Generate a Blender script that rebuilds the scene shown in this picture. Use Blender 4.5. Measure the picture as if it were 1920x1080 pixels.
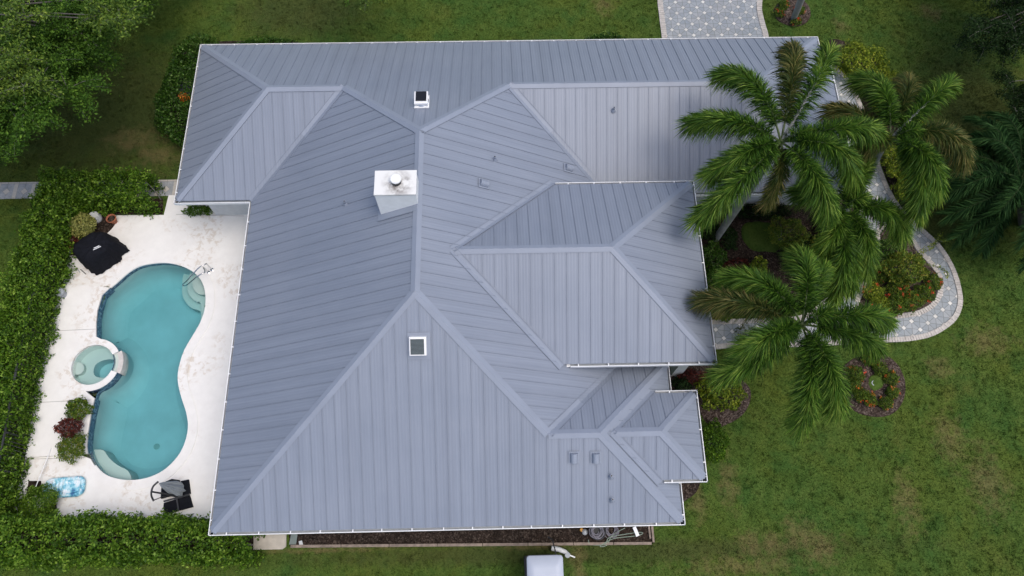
import bpy, bmesh, math, random
import numpy as np
from mathutils import Vector, Matrix
R_ = math.radians
random.seed(7); rng = np.random.default_rng(7)
for o in list(bpy.data.objects): bpy.data.objects.remove(o)
sc = bpy.context.scene
COL = sc.collection
# ---------------------------------------------------------------- camera, sky, sun, exposure
CAMH = 26.8
def rotm(t, r, y):
    return np.array(Matrix.Rotation(y, 3, 'Z') @ Matrix.Rotation(t, 3, 'X') @ Matrix.Rotation(r, 3, 'Z'))
CR = rotm(0.3821, 0.0192, -0.0397); CF = 1391.4
cam = bpy.data.cameras.new('camera'); camo = bpy.data.objects.new('camera', cam); COL.objects.link(camo)
cam.sensor_width = 36; cam.lens = CF/1920*36; cam.clip_end = 600; cam.clip_start = 0.1
camo.matrix_world = Matrix.Translation((0, 0, CAMH)) @ Matrix(CR.tolist()).to_4x4()
sc.camera = camo
SUN_EL, SUN_AZ = 70, 122      # azimuth clockwise from +Y
w = bpy.data.worlds.new('World'); sc.world = w; w.use_nodes = True
nt = w.node_tree
sky = nt.nodes.new('ShaderNodeTexSky'); sky.sky_type = 'NISHITA'; sky.sun_disc = False
sky.sun_elevation = R_(SUN_EL); sky.sun_rotation = R_(SUN_AZ); sky.air_density = 1.0; sky.dust_density = 4.0; sky.ozone_density = 1.0
nt.links.new(sky.outputs[0], nt.nodes['Background'].inputs[0]); nt.nodes['Background'].inputs[1].default_value = 0.15
sl = bpy.data.lights.new('sun', 'SUN'); sl.energy = 1.0; sl.angle = R_(40); sl.color = (1.0, .97, .92)
so = bpy.data.objects.new('sun', sl); COL.objects.link(so)
so.rotation_euler = (R_(90-SUN_EL), 0, R_(180-SUN_AZ)); so.location = (0, 0, 40)
sc.view_settings.view_transform = 'Standard'; sc.view_settings.look = 'None'
sc.view_settings.gamma = 1; sc.view_settings.exposure = 0.3
# ---------------------------------------------------------------- helpers
def G(px, py, z=0.0):
    d = CR @ np.array([(px-960)/CF, -(py-540)/CF, -1.0]); t = (z-CAMH)/d[2]
    return Vector((d[0]*t, d[1]*t, z))
class MB:
    def __init__(s): s.v = []; s.f = []; s.m = []; s.uv = []
    def face(s, pts, m=0, uv=None):
        i = len(s.v); s.v += [tuple(p) for p in pts]; s.f.append(tuple(range(i, i+len(pts)))); s.m.append(m); s.uv.append(uv); return s
    def grid(s, rows, m=0, closed=False):
        i = len(s.v); n = len(rows[0])
        for r in rows: s.v += [tuple(p) for p in r]
        for a in range(len(rows)-1):
            for b in range(n if closed else n-1):
                c = (b+1) % n
                s.f.append((i+a*n+b, i+a*n+c, i+(a+1)*n+c, i+(a+1)*n+b)); s.m.append(m); s.uv.append(None)
        return s
    def box(s, c, d, rz=0, m=0, mat=None):
        c = Vector(c); M = mat or Matrix.Rotation(rz, 3, 'Z'); i = len(s.v)
        for z in (-.5, .5):
            for x, y in ((-.5, -.5), (.5, -.5), (.5, .5), (-.5, .5)): s.v.append(tuple(c + M @ Vector((x*d[0], y*d[1], z*d[2]))))
        for q in ((3, 2, 1, 0), (4, 5, 6, 7), (0, 1, 5, 4), (1, 2, 6, 5), (2, 3, 7, 6), (3, 0, 4, 7)):
            s.f.append(tuple(i+k for k in q)); s.m.append(m); s.uv.append(None)
        return s
    def bar(s, p, q, w_, h_, m=0, upv=(0, 0, 1)):
        p = Vector(p); q = Vector(q); x = (q-p); L = x.length; x = x/L; y = Vector(upv).cross(x).normalized(); z = x.cross(y)
        M = Matrix((x, y, z)).transposed(); return s.box((p+q)/2, (L, w_, h_), mat=M, m=m)
    def tube(s, path, r, n=8, m=0, cap=True):
        path = [Vector(p) for p in path]; rs = r if isinstance(r, (list, tuple)) else [r]*len(path); rows = []
        t0 = None
        for k, p in enumerate(path):
            t = (path[min(k+1, len(path)-1)]-path[max(k-1, 0)]).normalized()
            if t0 is None:
                a = t.orthogonal().normalized()
            else:
                a = (a - t*a.dot(t)); a = a.normalized() if a.length > 1e-6 else t.orthogonal().normalized()
            t0 = t; b = t.cross(a)
            rows.append([p + (a*math.cos(u)+b*math.sin(u))*rs[k] for u in [2*math.pi*j/n for j in range(n)]])
        s.grid(rows, m, True)
        if cap: s.face(list(reversed(rows[0])), m); s.face(rows[-1], m)
        return s
    def lathe(s, c, prof, n=20, m=0, cap=True):
        c = Vector(c); rows = [[c+Vector((r*math.cos(2*math.pi*j/n), r*math.sin(2*math.pi*j/n), z)) for j in range(n)] for r, z in prof]
        s.grid(rows, m, True)
        if cap: s.face(rows[-1], m)
        return s
    def prism(s, pts, z0, z1, m=0, bottom=True):
        a = [Vector((p[0], p[1], z0)) for p in pts]; b = [Vector((p[0], p[1], z1)) for p in pts]
        area = sum(pts[i][0]*pts[(i+1) % len(pts)][1]-pts[(i+1) % len(pts)][0]*pts[i][1] for i in range(len(pts)))
        if area < 0: a.reverse(); b.reverse()
        s.grid([a, b], m, True); s.face(b, m)
        if bottom: s.face(list(reversed(a)), m)
        return s
    def build(s, name, mats, parent=None, smooth=False, loc=None):
        me = bpy.data.meshes.new(name); me.from_pydata(s.v, [], s.f)
        if not isinstance(mats, (list, tuple)): mats = [mats]
        for m in mats: me.materials.append(m)
        me.polygons.foreach_set('material_index', s.m)
        if any(u is not None for u in s.uv):
            ul = me.uv_layers.new(name='UVMap'); k = 0; buf = []
            for f, u in zip(s.f, s.uv): buf += [c for p in (u if u is not None else [(0, 0)]*len(f)) for c in p]
            ul.data.foreach_set('uv', buf)
        if smooth: me.polygons.foreach_set('use_smooth', [True]*len(s.f))
        me.update(); return link(name, me, parent)
def link(name, me, parent=None):
    o = bpy.data.objects.new(name, me); COL.objects.link(o)
    if parent: o.parent = parent; o.matrix_parent_inverse = Matrix.Translation(-world_loc(parent))
    return o
def world_loc(o):   # meshes are modelled in world coordinates; only the Empties carry an offset
    return o.location.copy()
def tag(o, label, cat, group=None):
    o['label'] = label; o['category'] = cat
    if group: o['group'] = group
    return o
def struct(o, kind='structure'): o['kind'] = kind; return o
def thing(name, label, cat, loc=(0, 0, 0), group=None):
    o = bpy.data.objects.new(name, None); COL.objects.link(o); o.location = loc; o.empty_display_size = .3
    return tag(o, label, cat, group)
def np_mesh(name, V, F, mat, parent=None, rnd=None, smooth=False):
    # V (n,3), F (m,k) constant k
    me = bpy.data.meshes.new(name); n = len(V); m_, k = F.shape
    me.vertices.add(n); me.vertices.foreach_set('co', V.astype(np.float32).ravel())
    me.loops.add(m_*k); me.loops.foreach_set('vertex_index', F.astype(np.int32).ravel())
    me.polygons.add(m_); me.polygons.foreach_set('loop_start', np.arange(0, m_*k, k, dtype=np.int32))
    try: me.polygons.foreach_set('loop_total', np.full(m_, k, dtype=np.int32))
    except Exception: pass
    me.materials.append(mat)
    if rnd is not None:
        at = me.attributes.new('rnd', 'FLOAT', 'FACE'); at.data.foreach_set('value', rnd.astype(np.float32))
    me.update(calc_edges=True); me.validate()
    if smooth: me.polygons.foreach_set('use_smooth', [True]*m_)
    return link(name, me, parent)
# ---------------------------------------------------------------- materials
def N(t, typ, **kw):
    n = t.nodes.new(typ)
    for k, v in kw.items():
        if k.startswith('i_'): n.inputs[k[2:].replace('_', ' ')].default_value = v
        else: setattr(n, k, v)
    return n
def newmat(name):
    m = bpy.data.materials.new(name); m.use_nodes = True; t = m.node_tree; b = t.nodes['Principled BSDF']; return m, t, b
def math_(t, op, a, b=None):
    n = t.nodes.new('ShaderNodeMath'); n.operation = op
    for i, x in enumerate((a, b)):
        if x is None: continue
        if isinstance(x, (int, float)): n.inputs[i].default_value = x
        else: t.links.new(x, n.inputs[i])
    return n.outputs[0]
def mixc(t, f, a, b, mode='MIX'):
    n = t.nodes.new('ShaderNodeMix'); n.data_type = 'RGBA'; n.blend_type = mode
    for i, x in ((0, f), (6, a), (7, b)):
        if isinstance(x, (int, float)): n.inputs[i].default_value = x
        elif isinstance(x, tuple): n.inputs[i].default_value = (*x, 1)
        else: t.links.new(x, n.inputs[i])
    return n.outputs[2]
def ramp(t, f, stops):
    n = t.nodes.new('ShaderNodeValToRGB'); e = n.color_ramp.elements
    while len(e) < len(stops): e.new(.5)
    for k, (p, c) in enumerate(stops):
        e[k].position = p; e[k].color = (*c, 1) if isinstance(c, tuple) else (c, c, c, 1)
    t.links.new(f, n.inputs[0]); return n.outputs[0]
def pos(t):
    return t.nodes.new('ShaderNodeNewGeometry').outputs['Position']
def noise(t, scale, detail=4, rough=.55, vec=None, dist=0):
    n = t.nodes.new('ShaderNodeTexNoise'); n.inputs['Scale'].default_value = scale; n.inputs['Detail'].default_value = detail
    n.inputs['Roughness'].default_value = rough; n.inputs['Distortion'].default_value = dist
    t.links.new(vec if vec is not None else pos(t), n.inputs['Vector']); return n.outputs[0]
def bump(t, b, h, strength=.3, dist=.02):
    n = t.nodes.new('ShaderNodeBump'); n.inputs['Strength'].default_value = strength; n.inputs['Distance'].default_value = dist
    t.links.new(h, n.inputs['Height']); t.links.new(n.outputs[0], b.inputs['Normal'])
def basic(name, c, rough=.6, var=.12, scale=6, metal=0, spec=.5, bmp=0):
    m, t, b = newmat(name); c = tuple(c)
    f = noise(t, scale, 5)
    col = ramp(t, f, [(.3, tuple(x*(1-var) for x in c)), (.7, tuple(min(1, x*(1+var)) for x in c))])
    t.links.new(col, b.inputs['Base Color']); b.inputs['Roughness'].default_value = rough; b.inputs['Metallic'].default_value = metal
    b.inputs['Specular IOR Level'].default_value = spec
    if bmp: bump(t, b, noise(t, scale*8, 4), bmp, .01)
    return m
def leafm(name, cols, rough=.5, trans=.25, spec=.4):
    m, t, b = newmat(name)
    a = N(t, 'ShaderNodeAttribute', attribute_name='rnd')
    n = len(cols); c = ramp(t, a.outputs['Fac'], [(k/max(1, n-1), cols[k]) for k in range(n)])
    big = noise(t, 1.3, 3)
    c = mixc(t, 1.0, c, ramp(t, big, [(.35, (.78, .82, .8)), (.65, (1.15, 1.12, 1.05))]), 'MULTIPLY')
    t.links.new(c, b.inputs['Base Color']); b.inputs['Roughness'].default_value = rough; b.inputs['Specular IOR Level'].default_value = spec
    tr = t.nodes.new('ShaderNodeBsdfTranslucent'); t.links.new(c, tr.inputs[0])
    mx = t.nodes.new('ShaderNodeMixShader'); mx.inputs[0].default_value = trans
    t.links.new(b.outputs[0], mx.inputs[1]); t.links.new(tr.outputs[0], mx.inputs[2])
    t.links.new(mx.outputs[0], t.nodes['Material Output'].inputs[0]); return m

SEAM = .374
def roof_mat():
    m, t, b = newmat('roof_metal')
    uv = t.nodes.new('ShaderNodeUVMap'); sp = t.nodes.new('ShaderNodeSeparateXYZ'); t.links.new(uv.outputs[0], sp.inputs[0])
    u = math_(t, 'DIVIDE', sp.outputs[0], SEAM)
    wn = t.nodes.new('ShaderNodeTexWhiteNoise'); wn.noise_dimensions = '1D'; t.links.new(math_(t, 'FLOOR', u), wn.inputs['W'])
    base = (.212, .243, .302)
    c = ramp(t, wn.outputs[0], [(0, tuple(x*.965 for x in base)), (1, tuple(x*1.035 for x in base))])
    n1 = noise(t, .35, 5, .6)
    c = mixc(t, 1.0, c, ramp(t, n1, [(.3, (.93, .94, .95)), (.7, (1.05, 1.04, 1.03))]), 'MULTIPLY')
    mp = N(t, 'ShaderNodeMapping'); mp.inputs['Scale'].default_value = (9, .55, 1); t.links.new(uv.outputs[0], mp.inputs[0])
    c = mixc(t, 1.0, c, ramp(t, noise(t, 1.0, 5, .65, mp.outputs[0]), [(.3, (.93, .935, .945)), (.7, (1.05, 1.045, 1.04))]), 'MULTIPLY')
    st = math_(t, 'SINE', math_(t, 'MULTIPLY', u, 2*math.pi*4))
    c = mixc(t, 1.0, c, ramp(t, math_(t, 'ADD', math_(t, 'MULTIPLY', st, .5), .5), [(0, (.97, .97, .97)), (1, (1.025, 1.025, 1.025))]), 'MULTIPLY')
    t.links.new(c, b.inputs['Base Color']); b.inputs['Roughness'].default_value = .42; b.inputs['Specular IOR Level'].default_value = .5
    h = math_(t, 'ADD', math_(t, 'MULTIPLY', st, .5), math_(t, 'MULTIPLY', noise(t, 1.1, 3), 2.0))
    bump(t, b, h, .25, .006); return m
def seam_mat():
    m, t, b = newmat('roof_seam'); 
    c = ramp(t, noise(t, 2, 4), [(.3, (.168, .196, .25)), (.7, (.20, .232, .292))])  # darker than the panels: shade on the rib sides put into the colour
    t.links.new(c, b.inputs['Base Color']); b.inputs['Roughness'].default_value = .5; return m
GR_PATCH = [(1365, 905, .5, 1.3), (1385, 1062, 2.6, .45), (1535, 1028, .9, .9), (1450, 1020, .6, .6), (1405, 1020, .5, .8), (1575, 48, .45, .6), (1745, 25, .8, .7), (1130, 8, .7, .8),
            (250, 262, 1.6, .8), (300, 290, 1.4, .7), (235, 325, 2.0, .35), (1500, 1000, .8, .8), (1760, 690, .6, .6), (1780, 820, .8, 1.3), (1700, 940, .6, 1.4), (1850, 900, 1.0, 1.6), (1085, 1060, .35, 1.2), (1000, 1025, 1.8, .16), (600, 1032, 3.0, .12), (1850, 640, 1.3, .8), (1310, 940, .4, 1.0)]
def grass_color(t):
    p = pos(t)
    n1 = noise(t, .22, 6, .6, p); n2 = noise(t, 1.6, 6, .7, p); n3 = noise(t, 14, 4, .7, p)
    c = ramp(t, n2, [(.25, (.034, .070, .014)), (.5, (.058, .108, .022)), (.75, (.098, .146, .034))])
    c = mixc(t, ramp(t, n1, [(.40, 0.0), (.68, .7)]), c, (.10, .125, .02))
    c = mixc(t, ramp(t, noise(t, .5, 5, .65, p), [(.56, 0.0), (.78, .5)]), c, (.12, .115, .03))
    c = mixc(t, 1.0, c, ramp(t, n3, [(.25, (.62, .66, .58)), (.75, (1.36, 1.32, 1.35))]), 'MULTIPLY')
    jit = noise(t, 2.6, 5, .7, p); tot = None
    c = mixc(t, ramp(t, noise(t, .85, 5, .62, p), [(.5, 0.0), (.68, .6)]), c, (.034, .092, .020))
    sp = t.nodes.new('ShaderNodeSeparateXYZ'); t.links.new(p, sp.inputs[0])
    for (a, b_, rx, ry) in GR_PATCH:
        g = G(a, b_)
        dx = math_(t, 'DIVIDE', math_(t, 'SUBTRACT', sp.outputs[0], g.x), rx); dy = math_(t, 'DIVIDE', math_(t, 'SUBTRACT', sp.outputs[1], g.y), ry)
        r = math_(t, 'SQRT', math_(t, 'ADD', math_(t, 'MULTIPLY', dx, dx), math_(t, 'MULTIPLY', dy, dy)))
        v = math_(t, 'SUBTRACT', 1.0, r); tot = v if tot is None else math_(t, 'MAXIMUM', tot, v)
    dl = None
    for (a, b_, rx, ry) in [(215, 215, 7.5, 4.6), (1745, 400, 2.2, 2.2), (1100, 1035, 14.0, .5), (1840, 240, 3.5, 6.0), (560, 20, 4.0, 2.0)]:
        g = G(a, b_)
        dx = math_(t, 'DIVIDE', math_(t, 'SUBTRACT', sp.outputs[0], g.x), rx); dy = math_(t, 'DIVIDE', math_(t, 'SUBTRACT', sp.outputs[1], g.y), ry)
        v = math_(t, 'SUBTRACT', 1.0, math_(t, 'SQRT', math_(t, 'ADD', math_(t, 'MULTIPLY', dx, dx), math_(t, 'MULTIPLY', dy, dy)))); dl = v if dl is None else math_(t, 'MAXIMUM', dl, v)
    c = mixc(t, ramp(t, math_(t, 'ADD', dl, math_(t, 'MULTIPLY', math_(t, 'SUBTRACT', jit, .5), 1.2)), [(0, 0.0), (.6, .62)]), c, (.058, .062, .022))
    f = math_(t, 'ADD', math_(t, 'MULTIPLY', tot, .8), math_(t, 'MULTIPLY', math_(t, 'SUBTRACT', jit, .5), 2.4))
    c = mixc(t, ramp(t, f, [(.05, 0.0), (.8, .6)]), c, (.17, .135, .06)); return c
def grass_mat(name, blade=False):
    m, t, b = newmat(name); c = grass_color(t)
    if blade:
        a = N(t, 'ShaderNodeAttribute', attribute_name='rnd')
        c = mixc(t, 1.0, c, ramp(t, a.outputs['Fac'], [(0, (.68, .72, .68)), (.6, (1.05, 1.08, 1.02)), (1, (1.5, 1.4, 1.4))]), 'MULTIPLY')
    t.links.new(c, b.inputs['Base Color']); b.inputs['Roughness'].default_value = .85; b.inputs['Specular IOR Level'].default_value = .06
    if not blade: bump(t, b, noise(t, 30, 4, .8), .7, .03)
    return m
def paver_mat(name, s, ang=0.0, cols=((.25, .285, .31), (.35, .37, .385)), dot=(.66, .645, .60)):
    m, t, b = newmat(name); p = pos(t)
    mp = N(t, 'ShaderNodeMapping'); mp.inputs['Rotation'].default_value = (0, 0, R_(45)+ang); t.links.new(p, mp.inputs[0])
    sp = t.nodes.new('ShaderNodeSeparateXYZ'); t.links.new(mp.outputs[0], sp.inputs[0])
    u = math_(t, 'DIVIDE', sp.outputs[0], s); v = math_(t, 'DIVIDE', sp.outputs[1], s)
    def near(x):   # distance to nearest integer
        return math_(t, 'ABSOLUTE', math_(t, 'SUBTRACT', x, math_(t, 'ROUND', x)))
    nu, nv = near(u), near(v); a_, b_ = near(math_(t, 'ADD', u, v)), near(math_(t, 'SUBTRACT', u, v))
    dd = math_(t, 'MAXIMUM', nu, nv)
    jo = math_(t, 'MINIMUM', math_(t, 'MINIMUM', nu, nv), math_(t, 'MULTIPLY', math_(t, 'MINIMUM', a_, b_), .707))
    isdot = math_(t, 'LESS_THAN', dd, .165)
    jedge = math_(t, 'ABSOLUTE', math_(t, 'SUBTRACT', dd, .165))
    jo2 = math_(t, 'MINIMUM', math_(t, 'ADD', jo, math_(t, 'MULTIPLY', isdot, 1.0)), jedge)
    cell = t.nodes.new('ShaderNodeCombineXYZ')
    t.links.new(math_(t, 'FLOOR', u), cell.inputs[0]); t.links.new(math_(t, 'FLOOR', v), cell.inputs[1])
    t.links.new(math_(t, 'FLOOR', math_(t, 'ADD', math_(t, 'ADD', u, v), math_(t, 'MULTIPLY', math_(t, 'FLOOR', math_(t, 'SUBTRACT', u, v)), 17.0))), cell.inputs[2])
    wn = t.nodes.new('ShaderNodeTexWhiteNoise'); t.links.new(cell.outputs[0], wn.inputs[0])
    c = ramp(t, wn.outputs[0], [(0, cols[0]), (1, cols[1])])
    cell2 = t.nodes.new('ShaderNodeCombineXYZ'); t.links.new(math_(t, 'ROUND', u), cell2.inputs[0]); t.links.new(math_(t, 'ROUND', v), cell2.inputs[1])
    wn2 = t.nodes.new('ShaderNodeTexWhiteNoise'); t.links.new(cell2.outputs[0], wn2.inputs[0])
    dc = ramp(t, wn2.outputs[0], [(0, tuple(x*.82 for x in dot)), (1, tuple(x*1.08 for x in dot))])
    c = mixc(t, isdot, c, dc)
    c = mixc(t, ramp(t, noise(t, 1.2, 5, .65), [(.4, 0.0), (.75, .3)]), c, (.30, .275, .24))
    jm = ramp(t, jo2, [(.012, 1.0), (.03, 0.0)])
    c = mixc(t, math_(t, 'MULTIPLY', jm, .75), c, (.13, .135, .13))
    c = mixc(t, 1.0, c, ramp(t, noise(t, 25, 4, .7), [(.3, (.9, .9, .9)), (.7, (1.1, 1.1, 1.1))]), 'MULTIPLY')
    t.links.new(c, b.inputs['Base Color']); b.inputs['Roughness'].default_value = .8
    bump(t, b, math_(t, 'MULTIPLY', jm, -1.0), .4, .01); return m
def deck_mat():
    m, t, b = newmat('deck_concrete')
    c = ramp(t, noise(t, 3, 6, .6), [(.3, (.73, .72, .695)), (.7, (.79, .78, .755))])
    k = math_(t, 'MULTIPLY', ramp(t, noise(t, .55, 3, .5), [(.52, 0.0), (.60, 1.0)]), ramp(t, noise(t, 4.5, 6, .66, dist=.4), [(.50, 0.0), (.60, 1.0)]))
    c = mixc(t, math_(t, 'MULTIPLY', k, .65), c, (.55, .48, .40))
    c = mixc(t, ramp(t, noise(t, .9, 4, .6), [(.5, 0.0), (.8, .35)]), c, (.66, .64, .62))
    t.links.new(c, b.inputs['Base Color']); b.inputs['Roughness'].default_value = .75; bump(t, b, noise(t, 60, 3), .15, .005); return m
def mulch_mat(name, a=(.028, .018, .015), c2=(.085, .055, .045), c3=(.16, .12, .10)):
    m, t, b = newmat(name)
    v = t.nodes.new('ShaderNodeTexVoronoi'); v.inputs['Scale'].default_value = 22; t.links.new(pos(t), v.inputs['Vector'])
    sp = t.nodes.new('ShaderNodeSeparateColor'); t.links.new(v.outputs['Color'], sp.inputs[0])
    c = ramp(t, sp.outputs[0], [(0, a), (.7, c2), (1, c3)])
    c = mixc(t, 1.0, c, ramp(t, noise(t, 1.5, 5), [(.3, (.7, .7, .7)), (.7, (1.25, 1.2, 1.2))]), 'MULTIPLY')
    t.links.new(c, b.inputs['Base Color']); b.inputs['Roughness'].default_value = .95; b.inputs['Specular IOR Level'].default_value = .1
    bump(t, b, v.outputs['Distance'], .8, .03); return m
def tile_mat():
    m, t, b = newmat('waterline_tile')
    v = t.nodes.new('ShaderNodeTexVoronoi'); v.inputs['Scale'].default_value = 14; t.links.new(pos(t), v.inputs['Vector'])
    sp = t.nodes.new('ShaderNodeSeparateColor'); t.links.new(v.outputs['Color'], sp.inputs[0])
    t.links.new(ramp(t, sp.outputs[0], [(0, (.02, .04, .09)), (.6, (.05, .10, .17)), (1, (.14, .22, .30))]), b.inputs['Base Color'])
    b.inputs['Roughness'].default_value = .2; return m
def water_mat():
    m, t, b = newmat('pool_water'); t.nodes.remove(b)
    tr = N(t, 'ShaderNodeBsdfTransparent'); tr.inputs[0].default_value = (1, 1, 1, 1)
    gl = N(t, 'ShaderNodeBsdfGlossy'); gl.inputs['Roughness'].default_value = .06
    fr = N(t, 'ShaderNodeFresnel'); fr.inputs[0].default_value = 1.33
    bp = N(t, 'ShaderNodeBump'); bp.inputs['Strength'].default_value = .12; bp.inputs['Distance'].default_value = .02
    t.links.new(noise(t, 3.5, 4, .6), bp.inputs['Height']); t.links.new(bp.outputs[0], gl.inputs['Normal']); t.links.new(bp.outputs[0], fr.inputs['Normal'])
    mx = N(t, 'ShaderNodeMixShader'); t.links.new(fr.outputs[0], mx.inputs[0]); t.links.new(tr.outputs[0], mx.inputs[1]); t.links.new(gl.outputs[0], mx.inputs[2])
    t.links.new(mx.outputs[0], t.nodes['Material Output'].inputs['Surface'])
    ab = N(t, 'ShaderNodeVolumeAbsorption'); ab.inputs['Color'].default_value = (.19, .71, .765, 1); ab.inputs['Density'].default_value = .66
    t.links.new(ab.outputs[0], t.nodes['Material Output'].inputs['Volume']); return m

M_roof, M_seam = roof_mat(), seam_mat()
M_cap = basic('roof_trim', (.232, .265, .33), .45, .05, 1.5)
M_white = basic('white_paint', (.78, .79, .8), .45, .04, 3)
M_wall = basic('stucco_white', (.57, .59, .59), .85, .06, 5, bmp=.2)
M_glass = basic('window_glass', (.02, .03, .035), .08, .1, 2)
M_black = basic('black_fabric', (.008, .009, .013), .9, .3, 9, spec=.15, bmp=.3)
M_dark = basic('dark_metal', (.03, .032, .036), .5, .2, 9)
M_grey = basic('grey_plastic', (.33, .36, .39), .5, .1, 9)
M_lgrey = basic('pale_grey', (.55, .57, .58), .5, .1, 9)
M_terra = basic('terracotta', (.30, .10, .05), .8, .2, 9)
M_soil = mulch_mat('soil', (.014, .010, .008), (.04, .029, .023), (.085, .068, .055))  # near black: shadow over the garden is put into the soil colour
M_mulch = mulch_mat('mulch', (.026, .018, .014), (.075, .056, .046), (.15, .12, .10))
M_deck = deck_mat(); M_tile = tile_mat(); M_water = water_mat()
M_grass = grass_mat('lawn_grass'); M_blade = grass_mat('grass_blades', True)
M_brick = basic('border_brick', (.47, .435, .395), .85, .22, 7)
M_plaster = basic('pool_plaster', (.41, .55, .56), .8, .10, .9)
M_trunk = basic('palm_trunk', (.24, .25, .245), .9, .2, 5, bmp=.4)
M_bark = basic('oak_bark', (.10, .092, .08), .95, .25, 8, bmp=.5)
M_twig = basic('twig', (.17, .165, .145), .9, .25, 8)
M_wood = basic('weathered_timber', (.24, .19, .155), .9, .3, 6, bmp=.4)
M_steel = basic('stainless_steel', (.6, .61, .62), .2, .05, 9, metal=1)
L_hedge = leafm('hedge_leaf', [(.014, .042, .003), (.050, .12, .007), (.11, .215, .015), (.26, .39, .055)], .5, .3, .22)
L_hedge2 = leafm('shrub_leaf', [(.010, .035, .003), (.028, .08, .006), (.055, .13, .011), (.26, .38, .12)], .45, .25, .25)
L_oak = leafm('oak_leaf', [(.016, .045, .006), (.048, .115, .014), (.092, .19, .022), (.17, .29, .035)], .65, .3, .15)
L_oakY = leafm('oak_new_leaf', [(.03, .07, .010), (.075, .14, .018), (.14, .225, .025), (.26, .33, .04)], .6, .25, .3)
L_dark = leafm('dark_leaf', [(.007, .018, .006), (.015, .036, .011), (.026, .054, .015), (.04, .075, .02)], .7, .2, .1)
L_palm = leafm('palm_leaflet', [(.013, .042, .006), (.050, .13, .014), (.13, .255, .030), (.34, .46, .085)], .5, .35, .22)
L_palmB = leafm('palm_leaflet_brown', [(.018, .045, .008), (.05, .09, .016), (.13, .14, .03), (.34, .27, .10)], .55, .3, .3)
L_date = leafm('date_leaflet', [(.006, .022, .006), (.014, .045, .012), (.028, .075, .02), (.05, .11, .03)], .65, .15, .1)
L_yel = leafm('yellow_leaf', [(.045, .09, .008), (.12, .19, .015), (.28, .34, .03), (.52, .52, .08)], .55, .3, .2)
L_lime = leafm('lime_leaf', [(.14, .17, .04), (.28, .30, .08), (.42, .41, .13), (.56, .52, .20)], .55, .25, .3)
L_red = leafm('red_leaf', [(.03, .012, .010), (.075, .018, .014), (.15, .03, .02), (.28, .06, .03)], .5, .2, .4)
L_ixora = leafm('ixora_leaf', [(.025, .06, .008), (.065, .125, .014), (.13, .20, .022), (.30, .28, .04)], .55, .25, .2)
L_orange = leafm('orange_leaf', [(.25, .05, .01), (.45, .12, .015), (.60, .22, .03), (.70, .35, .05)], .5, .2, .3)
P_red = leafm('red_petal', [(.40, .03, .01), (.62, .05, .02), (.75, .10, .04), (.85, .18, .08)], .6, .2, .3)
P_orange = leafm('orange_petal', [(.45, .08, .01), (.6, .14, .015), (.7, .2, .03), (.75, .3, .06)], .6, .2, .3)
# ---------------------------------------------------------------- house parameters (metres)
ze, p = 3.0, .532
x0, x1, Yn, Ys, Xw, Xe, Yb, Xf, ds = -11.75, 12.89, 20.19, 13.06, -9.03, 3.96, 1.62, 5.53, 2.61
Xi, Ysw, Ynw, z2 = 6.81, 6.38, 13.03, 4.12
Xb, Ysb, Ynb, z3 = 6.26, 2.84, 5.73, 3.41
Dn = Yn-Ys; ym = (Yn+Ys)/2; W = Xe-Xw; Xm = (Xe+Xw)/2; Ysn = Yb+2*ds
house = thing('house', 'large single-storey house with blue-grey standing seam metal hip roof and white gutters', 'house', ((x0+x1)/2, 10, 0))
e = .085   # roof edge inset inside the gutter lip
PL = {'W': (Vector((1, 0)), -Xw), 'E': (Vector((-1, 0)), Xe), 'S': (Vector((0, 1)), -Yb), 'N': (Vector((0, -1)), Yn),
      'S2': (Vector((0, 1)), -Ys), 'W0': (Vector((1, 0)), -x0), 'E1': (Vector((-1, 0)), x1), 'E2': (Vector((-1, 0)), Xf), 'N2': (Vector((0, -1)), Ysn)}
def plane_fn(a, b, z0): return lambda x, y: z0 + p*(a[0]*x+a[1]*y+b)
def panel(sheet, ribs, poly, a, b, z0, off=.19, h=.019, wd=.019):
    """poly: list of (x, y, edge type to next) in plan; a = plan up-slope direction"""
    f = plane_fn(a, b, z0); c = Vector((-a[1], a[0])); k1 = math.sqrt(1+p*p)
    pts = [Vector((x, y, f(x, y))) for x, y, _ in poly]
    uv = [(c.dot(Vector((q.x, q.y))), a.dot(Vector((q.x, q.y)))*k1) for q in pts]
    nrm = Vector((-p*a[0], -p*a[1], 1)).normalized()
    area = sum(pts[i].x*pts[(i+1) % len(pts)].y-pts[(i+1) % len(pts)].x*pts[i].y for i in range(len(pts)))
    if area < 0: sheet.face(list(reversed(pts)), 0, list(reversed(uv)))
    else: sheet.face(pts, 0, uv)
    cs = [u[0] for u in uv]; k = math.ceil((min(cs)-off)/SEAM)
    while k*SEAM+off < max(cs):
        cc = k*SEAM+off; k += 1; hits = []
        for i in range(len(poly)):
            q0, q1 = poly[i], poly[(i+1) % len(poly)]
            c0, c1 = c.dot(Vector(q0[:2])), c.dot(Vector(q1[:2]))
            if (c0 <= cc) != (c1 <= cc):
                s = (cc-c0)/(c1-c0); pt = Vector(q0[:2]).lerp(Vector(q1[:2]), s); hits.append((a.dot(pt), poly[i][2]))
        hits.sort()
        for j in range(0, len(hits)-1, 2):
            lo, hi = hits[j], hits[j+1]; l0 = lo[0]+(.20 if lo[1] == 'v' else 0.0); h0 = hi[0]-(.20 if hi[1] == 'v' else .02)
            if h0-l0 < .15: continue
            P_ = [c*cc+a*l0, c*cc+a*h0]; Q = [Vector((q.x, q.y, f(q.x, q.y)))+nrm*(h/2) for q in P_]
            ribs.bar(Q[0], Q[1], wd, h, upv=nrm)
capk = [0]
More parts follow.
